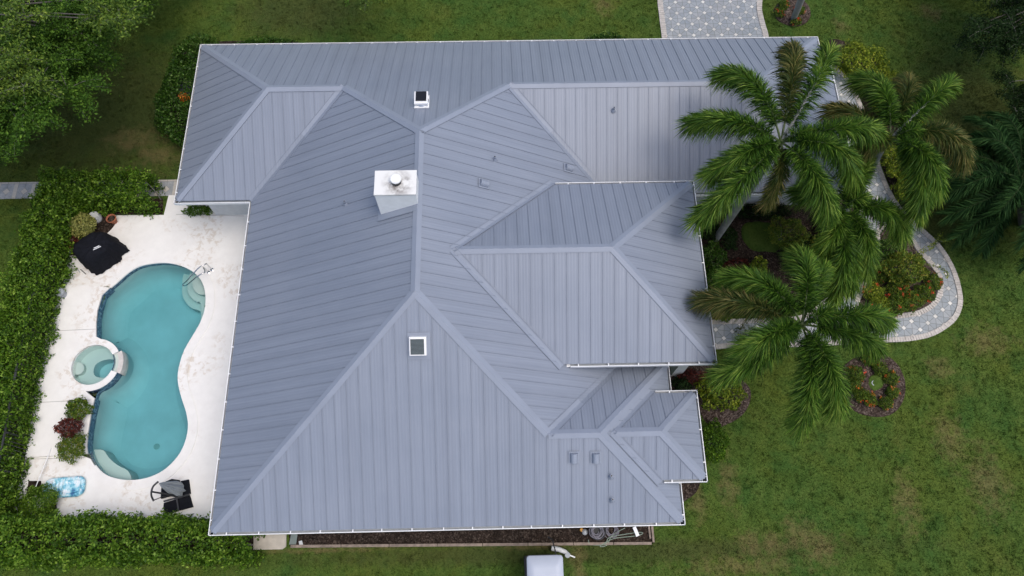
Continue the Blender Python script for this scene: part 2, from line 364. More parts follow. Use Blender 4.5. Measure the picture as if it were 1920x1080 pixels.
def cap_line(mb, A_, B_, a1, a2, wd=.14, lift=.03):
    """ridge / hip cover: two strips lying on the planes with plan up-slope a1, a2"""
    A_, B_ = Vector(A_), Vector(B_); d = (B_-A_).normalized(); capk[0] += 1; lf = lift+.0023*(capk[0] % 5)
    for a in (a1, a2):
        n = Vector((-p*a[0], -p*a[1], 1)).normalized(); s = n.cross(d).normalized()
        if s.x*a[0]+s.y*a[1] > 0: s = -s
        vz = Vector((0, 0, lf/n.z)); P = [A_+vz, B_+vz]; Qo = [A_+n*lf+s*wd, B_+n*lf+s*wd]; Ql = [Qo[0]-n*(lf-.001), Qo[1]-n*(lf-.001)]
        mb.face([P[0], P[1], Qo[1], Qo[0]]); mb.face([Qo[0], Qo[1], Ql[1], Ql[0]], 1)
def valley_line(mb, A_, B_, a1, a2, wd=.15, lift=.010):
    A_, B_ = Vector(A_), Vector(B_); d = (B_-A_).normalized()
    for a in (a1, a2):
        n = Vector((-p*a[0], -p*a[1], 1)).normalized(); s = n.cross(d).normalized()
        if s.x*a[0]+s.y*a[1] < 0: s = -s
        P = [A_+n*lift, B_+n*lift]; Qo = [P[0]+s*wd, P[1]+s*wd]
        mb.face([P[0], P[1], Qo[1], Qo[0]])
        mb.bar(Qo[0]+n*.008, Qo[1]+n*.008, .02, .016, m=1, upv=n)
def gutter(mb, A_, B_, out, z, start=.45, step=.93, big=True):
    """white box gutter between plan points A_ and B_, outer lip on the line, trough inwards"""
    A_ = Vector((*A_, 0)); B_ = Vector((*B_, 0)); o = Vector((*out, 0)); d = (B_-A_).normalized(); L = (B_-A_).length
    Z = Vector((0, 0, z))
    mb.bar(A_-o*.01+Z+Vector((0, 0, -.035)), B_-o*.01+Z+Vector((0, 0, -.035)), .022, .13)
    mb.bar(A_-o*.085+Z+Vector((0, 0, -.095)), B_-o*.085+Z+Vector((0, 0, -.095)), .116, .012, m=1)
    mb.bar(A_-o*.16+Z+Vector((0, 0, -.05)), B_-o*.16+Z+Vector((0, 0, -.05)), .03, .14, m=1)
    s = start
    while s < L-.1:
        c = A_+d*s+Z-o*.075+Vector((0, 0, .022)); mb.box(c, (.035, .13, .02) if abs(o.y) > .5 else (.13, .035, .02)); s += step*random.uniform(.93, 1.07)
def z_(a): return ze+p*a
E_ = Vector
# --- main roof
sheet, ribs, caps, vals, gut = MB(), MB(), MB(), MB(), MB()
r1 = (x0+Dn/2, ym); r2 = (Xw+Dn/2, ym); r3 = (Xe-Dn/2, ym); re_ = (x1-Dn/2, ym)
mN = (Xm, Yn-W/2); mS = (Xm, Yb+W/2); K = (Xe-ds, Yb+ds); Lp = (Xf-ds, Yb+ds)
def A3(pt, h): return (pt[0], pt[1], h)
zr, zm, zs = z_(Dn/2), z_(W/2), z_(ds)
def pn(poly, key): panel(sheet, ribs, poly, PL[key][0], PL[key][1], ze)
pn([(x0+e, Yn-e, 'e'), (x1-e, Yn-e, 'r'), (*re_, 'r'), (*r3, 'r'), (*mN, 'r'), (*r2, 'r'), (*r1, 'r')], 'N')
pn([(x0+e, Yn-e, 'r'), (*r1, 'r'), (x0+e, Ys+e, 'e')], 'W0')
pn([(x0+e, Ys+e, 'r'), (*r1, 'r'), (*r2, 'v'), (Xw+e, Ys+e, 'e')], 'S2')
pn([(Xw+e, Ys+e, 'v'), (*r2, 'r'), (*mN, 'r'), (*mS, 'r'), (Xw+e, Yb+e, 'e')], 'W')
pn([(Xw+e, Yb+e, 'r'), (*mS, 'r'), (*K, 'r'), (*Lp, 'r'), (Xf-e, Yb+e, 'e')], 'S')
pn([(Xf-e, Yb+e, 'r'), (*Lp, 'r'), (Xf-e, Ysn-e, 'e')], 'E2')
pn([(Xf-e, Ysn-e, 'r'), (*Lp, 'r'), (*K, 'v'), (Xe-e, Ysn-e, 'e')], 'N2')
pn([(Xe-e, Ysn-e, 'v'), (*K, 'r'), (*mS, 'r'), (*mN, 'r'), (*r3, 'v'), (Xe-e, Ys+e, 'e')], 'E')
pn([(Xe-e, Ys+e, 'v'), (*r3, 'r'), (*re_, 'r'), (x1-e, Ys+e, 'e')], 'S2')
pn([(x1-e, Ys+e, 'r'), (*re_, 'r'), (x1-e, Yn-e, 'e')], 'E1')
pn([(x1-e+.001, 19.0, 'e'), (13.28-e, 19.0, 'e'), (13.28-e, Ys+e, 'e'), (x1-e+.001, Ys+e, 'e')], 'E1')
vW, vE, vS, vN = E_((1, 0)), E_((-1, 0)), E_((0, 1)), E_((0, -1))
def Ce(x, y):   # end of a hip cover, just inside the eave corner
    cyy = ym if y > 12 else Yb+ds
    return (x+math.copysign(.1, Xm-x), y+math.copysign(.1, cyy-y), ze+p*.13)
for a_, b_, s1, s2 in [(Ce(x0+.03, Yn-.03), A3(r1, zr), vN, vW), (A3(r1, zr), A3(r2, zr), vN, vS), (A3(r2, zr), A3(mN, zm), vN, vW), (A3(mN, zm), A3(r3, zr), vN, vE),
                       (A3(r3, zr), A3(re_, zr), vN, vS), (A3(re_, zr), Ce(x1-.03, Yn-.03), vN, vE), (A3(re_, zr), Ce(x1-.03, Ys+.03), vS, vE), (A3(r1, zr), Ce(x0+.03, Ys+.03), vW, vS),
                       (A3(mN, zm), A3(mS, zm), vW, vE), (A3(mS, zm), Ce(Xw+.03, Yb+.03), vW, vS), (A3(mS, zm), A3(K, zs), vS, vE), (A3(K, zs), A3(Lp, zs), vS, vN),
                       (A3(Lp, zs), Ce(Xf-.03, Yb+.03), vS, vE), (A3(Lp, zs), Ce(Xf-.03, Ysn-.03), vN, vE)]:
    cap_line(caps, a_, b_, s1, s2)
gutter(gut, (x0, Yn), (x1, Yn), (0, 1), ze-.01); gutter(gut, (x0, Ys), (x0, Yn), (-1, 0), ze-.01)
gutter(gut, (x0, Ys), (Xw, Ys), (0, -1), ze-.01, 3, 3); gutter(gut, (Xw, Yb), (Xw, Ys), (-1, 0), ze-.01)
gutter(gut, (Xw, Yb), (Xf, Yb), (0, -1), ze-.01, .55); gutter(gut, (Xf, Yb), (Xf, Ysn), (1, 0), ze-.01, .3)
gutter(gut, (Xf, Ysn), (Xe, Ysn), (0, 1), ze-.01); gutter(gut, (Xe, Ysn), (Xe, Ys), (1, 0), ze-.01)
gutter(gut, (Xe, Ys), (13.28, Ys), (0, -1), ze-.01); gutter(gut, (x1, 19.0), (x1, Yn), (1, 0), ze-.01); gutter(gut, (13.28, Ys), (13.28, 19.0), (1, 0), ze-.2)
roof = sheet.build('roof', M_roof, house)
ribs.build('standing_seam', M_seam, roof); caps.build('ridge_cap', [M_cap, M_seam], roof)

for q_ in [(A3(r2, zr), (Xw+.05, Ys+.05, ze), vW, vS), (A3(r3, zr), (Xe-.05, Ys+.05, ze), vE, vS), (A3(K, zs), (Xe-.05, Ysn-.05, ze), vE, vN)]:
    vals = MB(); valley_line(vals, *q_); vals.build('valley_flashing', [M_cap, M_seam], roof)
gut.build('gutter', [M_white, M_grey], roof)
# --- raised roofs (entry wing and small bay)
def wing(Xi, Ysw, Ynw, z2, Xe, label, lip_n, lip_s):
    sheet, ribs, caps, vals, gut = MB(), MB(), MB(), MB(), MB()
    dw = Ynw-Ysw; yw = (Ynw+Ysw)/2; zw = z2+p*dw/2; xp = Xi-dw/2; xw = Xe-(zw-ze)/p; xf = Xe-(z2-ze)/p
    panel(sheet, ribs, [(xf, Ynw-e, 'e'), (Xi-e, Ynw-e, 'r'), (xp, yw, 'r'), (xw, yw, 'v')], vN, Ynw, z2)
    panel(sheet, ribs, [(xf, Ysw+e, 'v'), (xw, yw, 'r'), (xp, yw, 'r'), (Xi-e, Ysw+e, 'e')], vS, -Ysw, z2)
    panel(sheet, ribs, [(Xi-e, Ysw+e, 'r'), (xp, yw, 'r'), (Xi-e, Ynw-e, 'e')], vE, Xi, z2)
    cap_line(caps, (xw-.05, yw, zw), (xp, yw, zw), vN, vS); cap_line(caps, (xp, yw, zw), (Xi-.13, Ysw+.13, z2+p*.13), vS, vE); cap_line(caps, (xp, yw, zw), (Xi-.13, Ynw-.13, z2+p*.13), vN, vE)
    gutter(gut, (xf+lip_n, Ynw), (Xi, Ynw), (0, 1), z2-.01); gutter(gut, (xf+lip_s, Ysw), (Xi, Ysw), (0, -1), z2-.01, .25, 1.0); gutter(gut, (Xi, Ysw), (Xi, Ynw), (1, 0), z2-.01, .6, 1.0)
    # soffit and the short walls standing on the lower roof
    sheet.face([(xf, Ysw+.03, z2-.1), (xf, Ynw-.03, z2-.1), (Xi-.03, Ynw-.03, z2-.1), (Xi-.03, Ysw+.03, z2-.1)], 1)
    o = sheet.build('roof', [M_roof, M_white], house); o['label'] = label
    ribs.build('standing_seam', M_seam, o); caps.build('ridge_cap', [M_cap, M_seam], o); gut.build('gutter', [M_white, M_grey], o)
    for yy_, vv_ in ((Ysw, vS), (Ynw, vN)): vals = MB(); valley_line(vals, (xw-.02, yw, zw+.004), (xf, yy_, z2+.004), vE, vv_, .13, .014); vals.build('valley_flashing', [M_cap, M_seam], o)
wing(Xi, Ysw, Ynw, z2, Xe, 'raised hip roof over the entry wing', .1, .3)
wing(Xb, Ysb, Ynb, z3, Xf, 'small raised hip roof over the corner bay', .15, .15)
# --- walls and soffits
wl = MB(); T = .2
def wallbox(xa, xb, ya, yb, h): wl.box(((xa+xb)/2, (ya+yb)/2, h/2), (xb-xa, yb-ya, h))
wallbox(-11.45, 12.5, 14.15, Yn-.6, 2.86); wallbox(Xw+.6, Xe-.6, Yb+.6, 14.3, 2.84); wallbox(Xe-.7, Xf-.6, Yb+.6, Ysn-.6, 2.82)
wallbox(Xe-.65, Xi-.6, Ysw+1.3, Ynw-.55, z2-.12); wallbox(Xf-.7, Xb-.45, Ysb+.4, Ynb-.4, z3-.12)
wl.build('wall', M_wall, house)
sf = MB()
for k, (xa, xb, ya, yb) in enumerate([(x0+.1, x1-.1, Ys+.1, Yn-.1), (Xw+.1, Xe-.1, Yb+.1, Ys+.3), (Xe-.2, Xf-.1, Yb+.1, Ysn-.1), (x1-.2, 13.18, Ys+.1, 18.95)]):
    sf.box(((xa+xb)/2, (ya+yb)/2, 2.868+.011*k-.22*(k == 3)), (xb-xa, yb-ya, .02))
sf.build('soffit', M_white, house)
def opening(kind, c, wd, h, out):
    o = Vector((*out, 0)); s = Vector((abs(out[1]), abs(out[0]), 0)); c = Vector(c)
    f = MB()
    for sg in (-1, 1): f.box(c+s*sg*wd/2+o*.03, (abs(s.x)*.08+abs(o.x)*.1, abs(s.y)*.08+abs(o.y)*.1, h+.08)); f.box(c+Vector((0, 0, sg*h/2))+o*.032, (abs(s.x)*wd+abs(o.x)*.1, abs(s.y)*wd+abs(o.y)*.1, .08))
    fo = f.build(kind, M_white, house)
    g = MB().box(c+o*.015, (abs(s.x)*wd+abs(o.x)*.03, abs(s.y)*wd+abs(o.y)*.03, h)); g.build('pane', M_glass, fo)
for yy in (11.5, 8.6, 5.2): opening('sliding_door', (Xw+.6, yy, 1.1), 2.2, 2.1, (-1, 0))
for xx in (-6.5, -3, .5, 3.6): opening('window', (xx, Yb+.6, 1.6), 1.3, 1.2, (0, -1))
opening('window', (Xi-.6, 11.2, 1.7), 1.5, 1.6, (1, 0)); opening('window', (Xi-.6, 8.3, 1.7), 1.5, 1.6, (1, 0)); opening('window', (Xb-.45, 4.3, 1.6), 1.2, 1.4, (1, 0))
opening('window', (9.5, 14.15, 1.6), 1.4, 1.2, (0, -1))
# --- chimney
cx, cy, ctop = -3.14, 11.41, 7.12
ch = MB().box((cx, cy, (5.0+ctop-.06)/2), (1.24, .80, ctop-.06-5.0)).build('chimney', basic('chimney_white', (.84, .86, .86), .7, .05, 4), house)
def cap_mat():
    m, t, b = newmat('chimney_cap_stained')
    v = N(t, 'ShaderNodeVectorMath', operation='DISTANCE'); t.links.new(pos(t), v.inputs[0]); v.inputs[1].default_value = (cx+.08, cy-.05, ctop+.05)
    d = ramp(t, v.outputs['Value'], [(.16, 1.0), (.55, 0.0)])
    k = math_(t, 'MULTIPLY', d, ramp(t, noise(t, 3.2, 5, .6), [(.42, 0.0), (.62, 1.0)]))
    c = mixc(t, k, (.72, .72, .70), (.10, .08, .07)); t.links.new(c, b.inputs['Base Color']); b.inputs['Roughness'].default_value = .5; return m
MB().box((cx, cy, ctop-.03), (1.27, .84, .07)).build('chimney_cap', cap_mat(), ch)
fl = MB().lathe((cx+.03, cy+.02, ctop), [(.155, 0), (.155, .15)], 20, 1).lathe((cx+.03, cy+.02, ctop+.15), [(.165, 0), (.17, .01), (.17, .05), (.15, .07)], 24, 0)
fl.build('flue_cap', [M_white, M_dark], ch)
fs = MB(); fz = plane_fn(PL['W'][0], PL['W'][1], ze+.03)
fs.face([(x, y, fz(x, y)) for x, y in [(cx-.72, cy-.62), (cx+.58, cy-.62), (cx+.58, cy-.36), (cx-.72, cy-.36)]])
fs.face([(x, y, fz(x, y)) for x, y in [(cx-.72, cy-.36), (cx-.60, cy-.36), (cx-.60, cy+.5), (cx-.72, cy+.5)]])
fs.bar((cx-.72, cy-.62, fz(cx-.72, cy)), (cx+.58, cy-.62, fz(cx+.58, cy)), .02, .03, m=1); fs.build('base_flashing', [M_cap, M_seam], ch)
# --- roof fittings
def onroof(px, py, key):
    a, b = PL[key]; o = np.array([0, 0, CAMH]); d = CR @ np.array([(px-960)/CF, -(py-540)/CF, -1.0])
    A_ = np.array([p*a[0], p*a[1], -1.0]); t = -(A_ @ o + ze+p*b)/(A_ @ d); q = o+t*d
    x = Vector(q); n = Vector((-p*a[0], -p*a[1], 1)).normalized(); up = Vector((a[0], a[1], p)).normalized(); side = up.cross(n)
    return x, Matrix((side, up, n)).transposed()
def fbox(mb, o, Mt, c, d, m=0): mb.box(o+Mt @ Vector(c), d, mat=Mt, m=m)
o, Mt = onroof(792, 196, 'N')      # solar attic fan on the north slope (down-slope = -y local)
up_ = Matrix.Identity(3)
fan = MB(); fbox(fan, o, Mt, (.05, 0, .02), (.62, .62, .03), 2); fan.lathe(o+Vector((0, 0, -.05)), [(.24, 0), (.24, .26), (.2, .3)], 24, 1)
fan.box(o+Vector((0, -.02, .17)), (.50, .50, .05)); fan.box(o+Vector((-.01, .04, .30)), (.46, .50, .09)); 
fo = fan.build('attic_fan', [M_white, M_steel, M_cap], house); fo['label'] = 'white fan hood with small black solar panel on the north slope'
MB().box(o+Vector((-.01, .08, .36)), (.36, .38, .02)).build('solar_panel', basic('solar_black', (.008, .008, .01), .25, .2, 9), fo)
o, Mt = onroof(786, 648, 'S')
fan = MB(); fbox(fan, o, Mt, (0, 0, .03), (.68, .80, .014), 2); fbox(fan, o, Mt, (-.02, .02, .12), (.50, .56, .2)); fbox(fan, o, Mt, (-.02, .02, .23), (.46, .52, .03))
fo = fan.build('attic_fan', [M_white, M_steel, M_cap], house); fo['label'] = 'square white vent box with dark slatted top on the south slope'
lou = MB(); fbox(lou, o, Mt, (-.03, .01, .25), (.40, .46, .012), 0)
for k in range(12): fbox(lou, o, Mt, (-.03, -.19+.037*k, .26), (.39, .012, .012), 1)
lou.build('louvre', [basic('louvre_dark', (.03, .045, .05), .4, .1, 9), basic('louvre_slat', (.13, .16, .17), .4, .1, 9)], fo)
def hood(px, py, key, s=.2):
    o, Mt = onroof(px, py, key); mb = MB(); fbox(mb, o, Mt, (0, 0, .036), (s*1.7, s*1.9, .01))
    rows = []
    for yy in (-s*.75, s*.7):
        rows.append([o+Mt @ Vector((s*.62*math.cos(a), yy, .03+s*.75*math.sin(a))) for a in [math.pi*k/10 for k in range(11)]])
    mb.grid(rows); mb.face(rows[0]); mb.face(list(reversed(rows[1]))); mb.build('roof_vent', M_cap, house)
for q in [(906, 345, 'E'), (1065, 316, 'E'), (1076, 857, 'S'), (1117, 857, 'S')]: hood(*q)
def pipe(px, py, key):
    o, Mt = onroof(px, py, key); mb = MB(); mb.lathe(o, [(.09, .0), (.06, .07), (.04, .09), (.04, .22)], 14, 0); mb.lathe(o+Vector((0, 0, .215)), [(.026, 0), (.026, .008)], 12, 1)
    mb.build('vent_pipe', [M_cap, M_dark], house)
for q in [(928, 300, 'E'), (1150, 208, 'S2'), (648, 383, 'W'), (1145, 894, 'S'), (1147, 938, 'S')]: pipe(*q)
dsp = [(Xw-.02, Ys-.25), (x0+.4, Ys-.02), (Xf+.0, 2.3), (Xe+.0, 6.0), (Xi-.35, Ysw+.3)]
for (a, b) in dsp[2:3]: MB().box((a, b, 1.45), (.07, .09, 2.9)).build('downspout', M_white, house)
# entry porch column, its top showing beside the gutter
cg = G(1266, 706, 0); MB().box((cg.x, cg.y+.18, 1.98), (.36, .36, 3.96)).build('column', M_wall, house)
# ---------------------------------------------------------------- ground
def P2(lst, z=0.0): return [(lambda g: (g.x, g.y))(G(a, b, z)) for a, b in lst]
def spline(pts, n=6, closed=True):
    out = []; m = len(pts)
    for i in range(m if closed else m-1):
        g = lambda k: Vector(pts[k % m]) if closed else Vector(pts[max(0, min(m-1, k))])
        a, b, c, d = g(i-1), g(i), g(i+1), g(i+2)
        for k in range(n):
            t = k/n; out.append(tuple(.5*((2*b)+(c-a)*t+(2*a-5*b+4*c-d)*t*t+(3*b-a-3*c+d)*t**3)))
    if not closed: out.append(tuple(pts[-1]))
    return out
def offset_loop(pts, d):
    n = len(pts); area = sum(pts[i][0]*pts[(i+1) % n][1]-pts[(i+1) % n][0]*pts[i][1] for i in range(n)); sg = 1 if area > 0 else -1; out = []
    for i in range(n):
        t = (Vector(pts[(i+1) % n])-Vector(pts[i-1])).normalized(); out.append((pts[i][0]+t.y*d*sg, pts[i][1]-t.x*d*sg))
    return out
def sheet_holes(name, outer, holes, z, mat, parent=None, skirt=0, uvs=False):
    bm = bmesh.new()
    for loop in [outer]+holes:
        vs = [bm.verts.new((x, y, z)) for x, y in loop]
        for i in range(len(vs)): bm.edges.new((vs[i], vs[(i+1) % len(vs)]))
    bmesh.ops.triangle_fill(bm, use_beauty=True, use_dissolve=False, edges=bm.edges[:])
    for f in bm.faces:
        f.normal_update()
        if f.normal.z < 0: f.normal_flip()
    if skirt:
        for loop in [outer]:
            for i in range(len(loop)):
                a, b = loop[i], loop[(i+1) % len(loop)]
                bm.faces.new([bm.verts.new((a[0], a[1], z)), bm.verts.new((b[0], b[1], z)), bm.verts.new((b[0], b[1], z-skirt)), bm.verts.new((a[0], a[1], z-skirt))])
    me = bpy.data.meshes.new(name); bm.to_mesh(me); bm.free(); me.materials.append(mat); return link(name, me, parent)
pool_px = [(303, 492), (267, 497), (243, 509), (222, 527), (207, 540), (192, 556), (184, 581), (181, 606), (181.5, 634), (200, 643), (216, 660), (222, 684), (216, 706), (200, 724), (181, 738), (176, 770), (168, 805), (164, 836), (169, 855), (179, 873), (196, 890), (220, 899),
           (246.5, 901.6), (277, 897), (306, 884), (330, 862), (346, 836), (354, 803), (351, 774), (342, 746), (336, 721), (335, 701), (340, 677), (348, 655), (362, 631), (376.5, 606), (385, 581.5), (387, 560), (383.5, 536), (373, 518), (355, 504), (331, 495)]
ZD = .03
pool = spline(P2(pool_px, ZD), 4); iK = pool_px.index((169, 855))*4
spa_c = G(174, 684, .15); SR = abs(G(214, 684, .15).x-G(134, 684, .15).x)/2
spa_in = [(spa_c.x+SR*math.cos(a), spa_c.y+SR*math.sin(a)) for a in [2*math.pi*k/48 for k in range(48)]]
spa_out = [(spa_c.x+(SR+.26)*math.cos(a), spa_c.y+(SR+.26)*math.sin(a)) for a in [2*math.pi*k/48 for k in range(48)]]
BIG = [(-70, -50), (70, -50), (70, 90), (-70, 90)]
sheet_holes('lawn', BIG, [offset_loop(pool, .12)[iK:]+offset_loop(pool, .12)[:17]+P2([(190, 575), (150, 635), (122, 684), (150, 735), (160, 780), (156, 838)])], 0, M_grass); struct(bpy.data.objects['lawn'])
deck = P2([(150, 541), (112, 541), (120, 530), (130, 480), (133, 440), (170, 404), (307, 403), (316, 366), (330, 366), (350, 345), (520, 345), (640, 700), (520, 975), (470, 978), (25, 972), (30, 930), (48, 856), (150, 853)], ZD)+offset_loop(pool, .02)[iK+1:]+offset_loop(pool, .02)[:16]
sheet_holes('pool_deck', deck, [], ZD, M_deck, skirt=.1); struct(bpy.data.objects['pool_deck'])
# raised western terrace slab beside the pool, 12 cm higher
ZR = .15
left_edge_px = [(206, 539), (191, 553), (182.5, 581), (180, 606), (180, 631)]
mid = [(177, 747), (170, 778), (164.5, 811), (162.5, 836), (164, 850)]
def arc(c, r, a0, a1, n): return [(c.x+r*math.cos(R_(a0+(a1-a0)*k/n)), c.y+r*math.sin(R_(a0+(a1-a0)*k/n))) for k in range(n+1)]
terr = P2([(113, 534), (160, 534)], ZR)+P2(left_edge_px, ZR)+arc(spa_c, SR+.2, 80, 31, 8)+arc(spa_c, SR+.03, 31, 341, 50)+arc(spa_c, SR+.2, -19, -95, 12)+P2(mid, ZR)+P2([(47, 858), (62, 755), (88, 621)], ZR)
t_ = sheet_holes('raised_terrace', terr, [], ZR, M_deck, skirt=.14); struct(t_)
jm = basic('joint_grey', (.42, .41, .40), .9, .1, 5)
jt = MB()
for a, b in [((88, 621), (179, 617)), ((62, 755), (170, 750)), ((66, 700), (70, 700))][:2]: jt.bar(G(*a, ZR+.004), G(*b, ZR+.004), .022, .006)
for a, b in [((47, 861), (160, 858)), ((330, 402), (458, 405)), ((100, 574), (182, 574))][:2]: jt.bar(G(*a, ZD+.004), G(*b, ZD+.004), .022, .006)
struct(jt.build('expansion_joint', jm))
# --- swimming pool
sp_ = thing('swimming_pool', 'curved freeform swimming pool with teal water in the white deck', 'swimming pool', (G(270, 700).x, G(270, 700).y, 0))
zb = -1.2; wz = -.14
bs = MB(); lv = [[(x, y, z) for x, y in offset_loop(pool, -d)] for d, z in ((0, ZD-.03), (.0, -.55), (.05, -.8), (.18, -1.02), (.38, -1.13), (.6, zb))]
bs.grid(lv, 0, True); bs.face(lv[-1], 0); bs.build('basin', M_plaster, sp_, smooth=True)
tb = MB(); tin = offset_loop(pool, -.006); tb.grid([[(x, y, ZD-.02) for x, y in tin], [(x, y, wz-.07) for x, y in tin]], 0, True); tb.build('waterline_tile', M_tile, sp_)
for pth in (P2(left_edge_px, ZR), P2(mid, ZR)):
    off = [(x+.02, y) for x, y in pth]; tw = MB(); tw.grid([[(x, y, ZR-.03) for x, y in off], [(x, y, wz-.1) for x, y in off]], 0)
    tw.build('raised_tile_wall', M_tile, sp_)
cop = MB(); co = offset_loop(pool, .33); ci = offset_loop(pool, -.025)
# coping only along the low side of the pool (the terrace carries its own rim)
idx = [i for i in range(iK+4, len(pool))]+[i for i in range(0, 4*4+1)]
def cz(k): return ZD+.022
rowsI = [(ci[i][0], ci[i][1], cz(i)) for i in idx]; rowsO = [(co[i][0], co[i][1], cz(i)) for i in idx]
cop.grid([[(a, b, c-.06) for a, b, c in rowsI], rowsI, rowsO, [(a, b, c-.03) for a, b, c in rowsO]]); cop.build('coping', M_deck, sp_)
st = MB()
def step(pxs, z, m=0): st.prism(P2(pxs, z if False else wz), zb+.01, z, m)
M_step = basic('step_plaster', (.50, .56, .52), .8, .05, 1.2)
stp = [([(350, 505), (343, 520), (341.7, 536.7), (342, 553), (348.6, 567), (360, 578), (376, 584), (376, 600), (373, 612), (395, 600), (395, 560), (388, 520), (370, 500)], -.82),
       ([(360, 505), (354, 520), (352, 535), (353, 549), (360, 559), (369, 566), (376, 568), (377, 600), (374, 609), (396, 600), (396, 560), (389, 520), (372, 498)], -.58),
       ([(372, 512), (363, 520), (361, 528), (362, 539), (368, 548), (376, 552), (387, 551), (394, 540), (388, 515)], -.36)]
for q, z in stp: MB().prism(spline(P2(q, z), 3), zb+.01, z).build('step', M_step, sp_)
MB().prism(spline(P2([(160, 840), (175, 843), (193.5, 844), (204, 858), (220, 872), (240, 883), (247, 903), (230, 912), (190, 905), (160, 870)], -.42), 3), zb+.01, -.42).build('shelf', M_step, sp_)
g = G(293, 837, -1.15); MB().lathe((g.x, g.y, zb+.01), [(.11, 0), (.11, .02), (.08, .03)], 16).build('drain', basic('drain_grate', (.24, .36, .34), .6, .1, 5), sp_)
wt = MB(); win = offset_loop(pool, .004); wt.prism(win, zb-.02, wz); struct(wt.build('water', M_water))
# --- spa
spo = thing('spa', 'round raised spa with white rim and stone spillway beside the pool', 'hot tub', (spa_c.x, spa_c.y, 0))
sb = MB(); sb.grid([[(x, y, ZR-.02) for x, y in spa_in], [(x, y, -.75) for x, y in spa_in]], 0, True); sb.face([(x, y, -.75) for x, y in spa_in]); sb.build('basin', M_plaster, spo)
def ring(r0, r1, a0, a1, z0, z1, n=40, closed=False):
    mb = MB(); A_ = arc(spa_c, r0, a0, a1, n); B_ = arc(spa_c, r1, a0, a1, n)
    mb.grid([[(x, y, z0) for x, y in A_], [(x, y, z1) for x, y in A_], [(x, y, z1) for x, y in B_], [(x, y, z0) for x, y in B_]], 0, False)
    if not closed:
        for C_, D_ in ((A_[0], B_[0]), (A_[-1], B_[-1])): mb.face([(C_[0], C_[1], z0), (C_[0], C_[1], z1), (D_[0], D_[1], z1), (D_[0], D_[1], z0)])
    return mb
ring(SR-.02, SR+.215, 30, 342, .05, ZR+.03).build('coping', M_deck, spo)
ring(SR+.13, SR+.30, -18, 30, -.3, ZR-.04).build('spillway', basic('pale_stone', (.55, .52, .49), .7, .15, 5), spo)
ring(SR-.04, SR+.135, -18, 30, -.3, .045).build('ledge', M_step, spo)
for a0_, a1_ in ((-100, -18), (30, 95)): ring(SR+.15, SR+.215, a0_, a1_, wz-.10, ZR+.0).build('tile_wall', M_tile, spo)
ring(SR+.10, SR+.2, -100, 95, zb if False else -1.2, wz-.09).build('outer_wall', M_plaster, spo)
ring(SR-.018, SR-.008, 0, 360, -.05, ZR+.02, 48, True).build('waterline_tile', M_tile, spo)
bench = [(spa_c.x+SR*.99*math.cos(a), spa_c.y+SR*.99*math.sin(a)) for a in [2*math.pi*k/48 for k in range(48)]]
inner = spline([(spa_c.x+dx*SR, spa_c.y+dy*SR) for dx, dy in [(.97, .16), (.6, .42), (.1, .37), (-.2, .15), (-.22, -.2), (-.05, -.42), (.3, -.48), (.62, -.5), (.98, -.12)]], 4)
bo = sheet_holes('bench', bench, [inner], -.30, M_step, spo)
iw = MB(); iw.grid([[(x, y, -.30) for x, y in inner], [(x, y, -.74) for x, y in inner]], 0, True); iw.build('footwell', M_plaster, spo)
MB().prism(spline([(spa_c.x+dx*SR, spa_c.y+dy*SR) for dx, dy in [(-.98, .2), (-.72, .18), (-.58, -.05), (-.66, -.3), (-.93, -.33)]], 4), -.7, -.12).build('step', M_step, spo)
g = MB()
for dx, dy in ((.5, .17), (.45, -.3)):
    g = MB().lathe((spa_c.x+dx*SR, spa_c.y+dy*SR, -.735), [(.12, 0), (.12, .015), (.05, .03)], 20); g.build('drain_cover', basic('drain_blue', (.5, .75, .8), .4, .1, 5), spo)
wt = MB(); wt.prism([(x, y) for x, y in offset_loop(spa_in, -.022)], -.76, .06); struct(wt.build('water', M_water))
# --- pavings
def brick_edge(name, pts, wd, z, inside=1, blen=.105, parent=None, closed=False):
    mb = MB(); P_ = [Vector(q) for q in pts]; 
    if closed: P_.append(P_[0])
    acc = 0; i = 0; segs = []
    L = [0]
    for a, b in zip(P_, P_[1:]): L.append(L[-1]+(b-a).length)
    n = int(L[-1]/blen); j = 0
    for k in range(n):
        s = (k+.5)*L[-1]/n
        while L[j+1] < s: j += 1
        t = (P_[j+1]-P_[j]).normalized(); c = P_[j]+t*(s-L[j]); nn = Vector((-t.y, t.x))*inside
        c = c+nn*wd/2; ang = math.atan2(t.y, t.x)
        mb.box((c.x, c.y, z-.03+random.uniform(-.003, .003)), (L[-1]/n-.012, wd, .07), ang)
    base = MB()
    o = mb.build(name, M_brick, parent); return struct(o)
drv = P2([(1180, -460), (1200, -160), (1231, -20), (1233, 10), (1241, 75), (1243, 130), (1445, 130), (1440, 72), (1432, 40), (1427, 15), (1432, -20), (1450, -60), (1500, -160), (1530, -460)])
sdw = (G(1356, 30)-G(1330, 30)).length/math.sqrt(2)
struct(sheet_holes('driveway', drv, [], .02, paver_mat('driveway_pavers', sdw, .0), skirt=.05))
brick_edge('driveway_border', P2([(1228, -40), (1231, -15), (1233, 10), (1241, 75), (1243, 130)]), .24, .05, -1 if False else 1, .12)
brick_edge('driveway_border', spline(P2([(1445, 130), (1441, 72), (1434, 45), (1428, 15), (1434, -20), (1450, -60)]), 5, False), .24, .05, 1, .12)
walk_out = [(1548, 100), (1567, 125), (1590, 148), (1612, 188), (1630, 235), (1643, 285), (1655, 325), (1673, 365), (1698, 400), (1732, 431), (1765, 463), (1790, 505), (1803, 550), (1802, 580), (1787, 606), (1750, 630), (1705, 640), (1650, 643), (1560, 648), (1480, 651), (1400, 650), (1335, 656), (1290, 658)]
